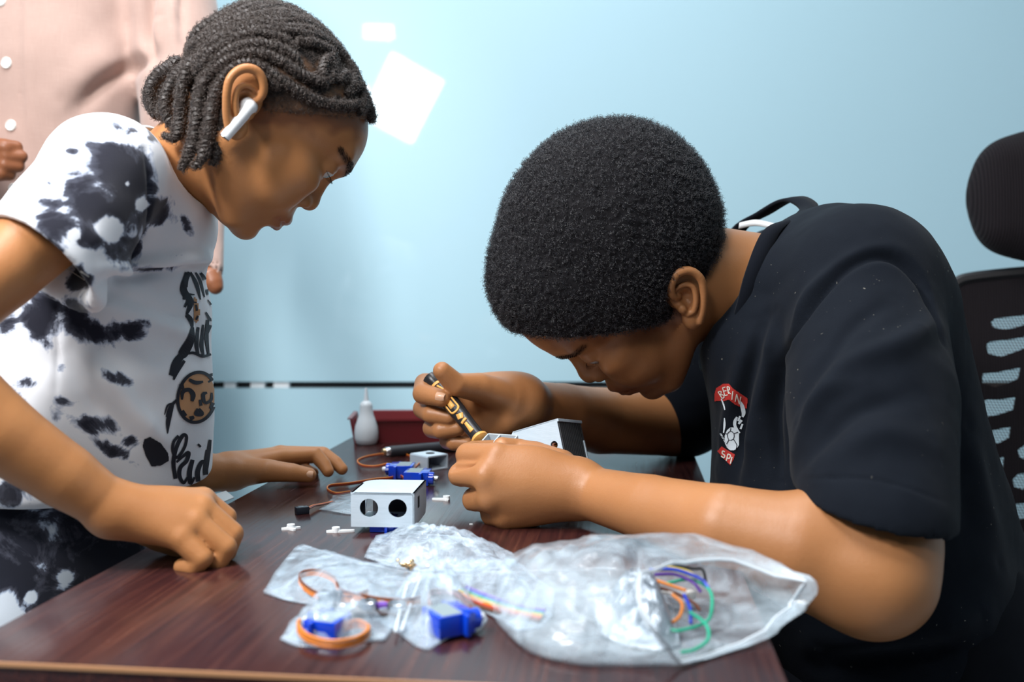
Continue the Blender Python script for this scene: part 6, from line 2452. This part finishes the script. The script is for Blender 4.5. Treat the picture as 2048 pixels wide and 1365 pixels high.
for mn, lb, pts in JW:
    o = MB().tube(catmull([T(x, y, TBL + h_ + 0.002) for x, y, h_ in pts], 8), 0.0011, 7).build('jumper_wire', MATS[mn], None, True)
    tag(o, lb, 'wire', 'jumper wires in the open bag')
tagc = MB().box(T(1378, 1190, TBL + 0.014), (0.008, 0.006, 0.006), rotz(0.4), 0.0008).build('plug_cap', MATS['wire_white'], None, True)
tag(tagc, 'small off-white plug cap amid the jumper wires', 'plug')

# ================================================================ print on the black T-shirt
mat('print_red', (0.42, 0.025, 0.020), 0.7)
mat('print_cream', (0.62, 0.58, 0.52), 0.7)
mat('print_ice', (0.62, 0.70, 0.76), 0.7)
B_ = BVH_SB
RD, CRM, ICE, BK = MB(), MB(), MB(), MB()
patch(RD, B_, [(1429, 790), (1433, 776), (1446, 768), (1460, 768), (1466, 776), (1480, 786), (1496, 797), (1494, 818), (1484, 816), (1470, 810), (1458, 800), (1448, 804), (1438, 802), (1430, 804)], 0.0006, 1)
patch(RD, B_, [(1444, 892), (1456, 900), (1471, 909), (1468, 920), (1462, 932), (1448, 918), (1435, 903)], 0.0006, 1)
for pts in ([(1438, 784), (1446, 797)], [(1438, 784), (1444, 783), (1444, 788), (1442, 790)], [(1442, 790), (1449, 791), (1450, 796), (1446, 797)],
            [(1447, 776), (1452, 792)], [(1447, 776), (1453, 775)], [(1450, 783), (1455, 782)], [(1452, 792), (1457, 790)],
            [(1456, 774), (1459, 788)], [(1456, 774), (1460, 775), (1460, 780), (1457, 781), (1462, 788)], [(1466, 782), (1464, 799)],
            [(1470, 803), (1473, 788)], [(1473, 788), (1478, 808)], [(1478, 808), (1481, 793)]):
    stroke(CRM, B_, pts, 1.0, 0.0011, 3)
for pts in ([(1451, 904), (1447, 902), (1446, 907), (1451, 911), (1449, 916), (1444, 912)], [(1454, 922), (1457, 908)], [(1457, 908), (1462, 911), (1460, 917), (1456, 916)], [(1462, 928), (1465, 914)]):
    stroke(CRM, B_, pts, 1.2, 0.0011, 3)
ball = [(1465 + 16 * math.cos(a), 878 + 24 * math.sin(a)) for a in np.linspace(0, 2 * math.pi, 25)[:-1]]
ball = [(min(x, 1479), y) for x, y in ball]
patch(ICE, B_, ball, 0.0007, 1)
for pts in ([(1455, 868), (1461, 862), (1468, 867), (1467, 878), (1458, 880), (1455, 868)], [(1461, 862), (1462, 856)], [(1468, 867), (1476, 864)], [(1467, 878), (1474, 890), (1472, 900)], [(1458, 880), (1454, 888)], [(1455, 868), (1450, 866)]):
    stroke(BK, B_, pts, 0.7, 0.0012, 2)
for pts, w in (([(1479, 801), (1484, 812), (1487, 826), (1485, 834)], [1, 4, 4, 2]), ([(1474, 834), (1470, 842), (1470, 852), (1476, 862), (1480, 866)], [2, 3, 3, 2, 1]), ([(1480, 832), (1476, 842)], [2, 2]), ([(1483, 840), (1477, 848)], [3, 2]), ([(1485, 848), (1481, 858)], [2, 2]),
               ([(1450, 836), (1450, 850), (1448, 866)], [1, 2, 1]), ([(1444, 798), (1449, 810), (1451, 820)], [1, 1.5, 1])):
    stroke(ICE, B_, pts, w, 0.0009, 3)
for k in range(9):
    a = 2.5 - k * 0.16
    x, y = 1466 + 25 * math.cos(math.pi - a + 2.4), 872 + 30 * math.sin(a - 0.9)
    stroke(ICE, B_, [(1441 + k * 1.6 - 0.15 * (k - 4) ** 2 * 0, 868 + k * 3.0), (1445 + k * 1.6, 869 + k * 3.0)], 0.7, 0.0009, 2)
for mb_, mn in ((RD, 'print_red'), (CRM, 'print_cream'), (ICE, 'print_ice'), (BK, 'print_black')):
    mb_.build('badge_print', MATS[mn], shirt_b)['kind'] = 'stuff'

# ================================================================ the earbud
mat('earbud_white', (0.86, 0.89, 0.92), 0.22, coat=0.5)
ey = 0.828
eb = thing('wireless_earbud', 'white wireless earbud in the ear of the person with braids', 'earbud', P(472, 248, ey))
S = Sculpt(0.0008)
S.ell(P(497, 213, ey + 0.006), (0.0078, 0.0085, 0.0078), k=0.002)
S.cap(P(499, 212, ey + 0.010), P(504, 212, ey + 0.02), 0.0055, 0.004, 0.003)
S.cap(P(501, 214, ey + 0.001), P(452, 272, ey - 0.004), 0.0052, 0.0044, 0.003)
e0, e1 = P(501, 214, ey + 0.001), P(449, 276, ey - 0.0045)
de = (e1 - e0) / np.linalg.norm(e1 - e0)
S.box(e1 + de * 0.008, (0.01, 0.01, 0.008), basis(de), rnd=0.0005, k=0.0008, mode='s')
V, Fc = S.build()
new_mesh_obj('earbud_shell', V, Fc, MATS['earbud_white'], eb)
MB().lathe([(0.0044, 0), (0.0044, 0.0006), (0.003, 0.0008)], e1 - de * 0.0003, basis(de), 20).build('metal_tip', MATS['steel'], eb, True)
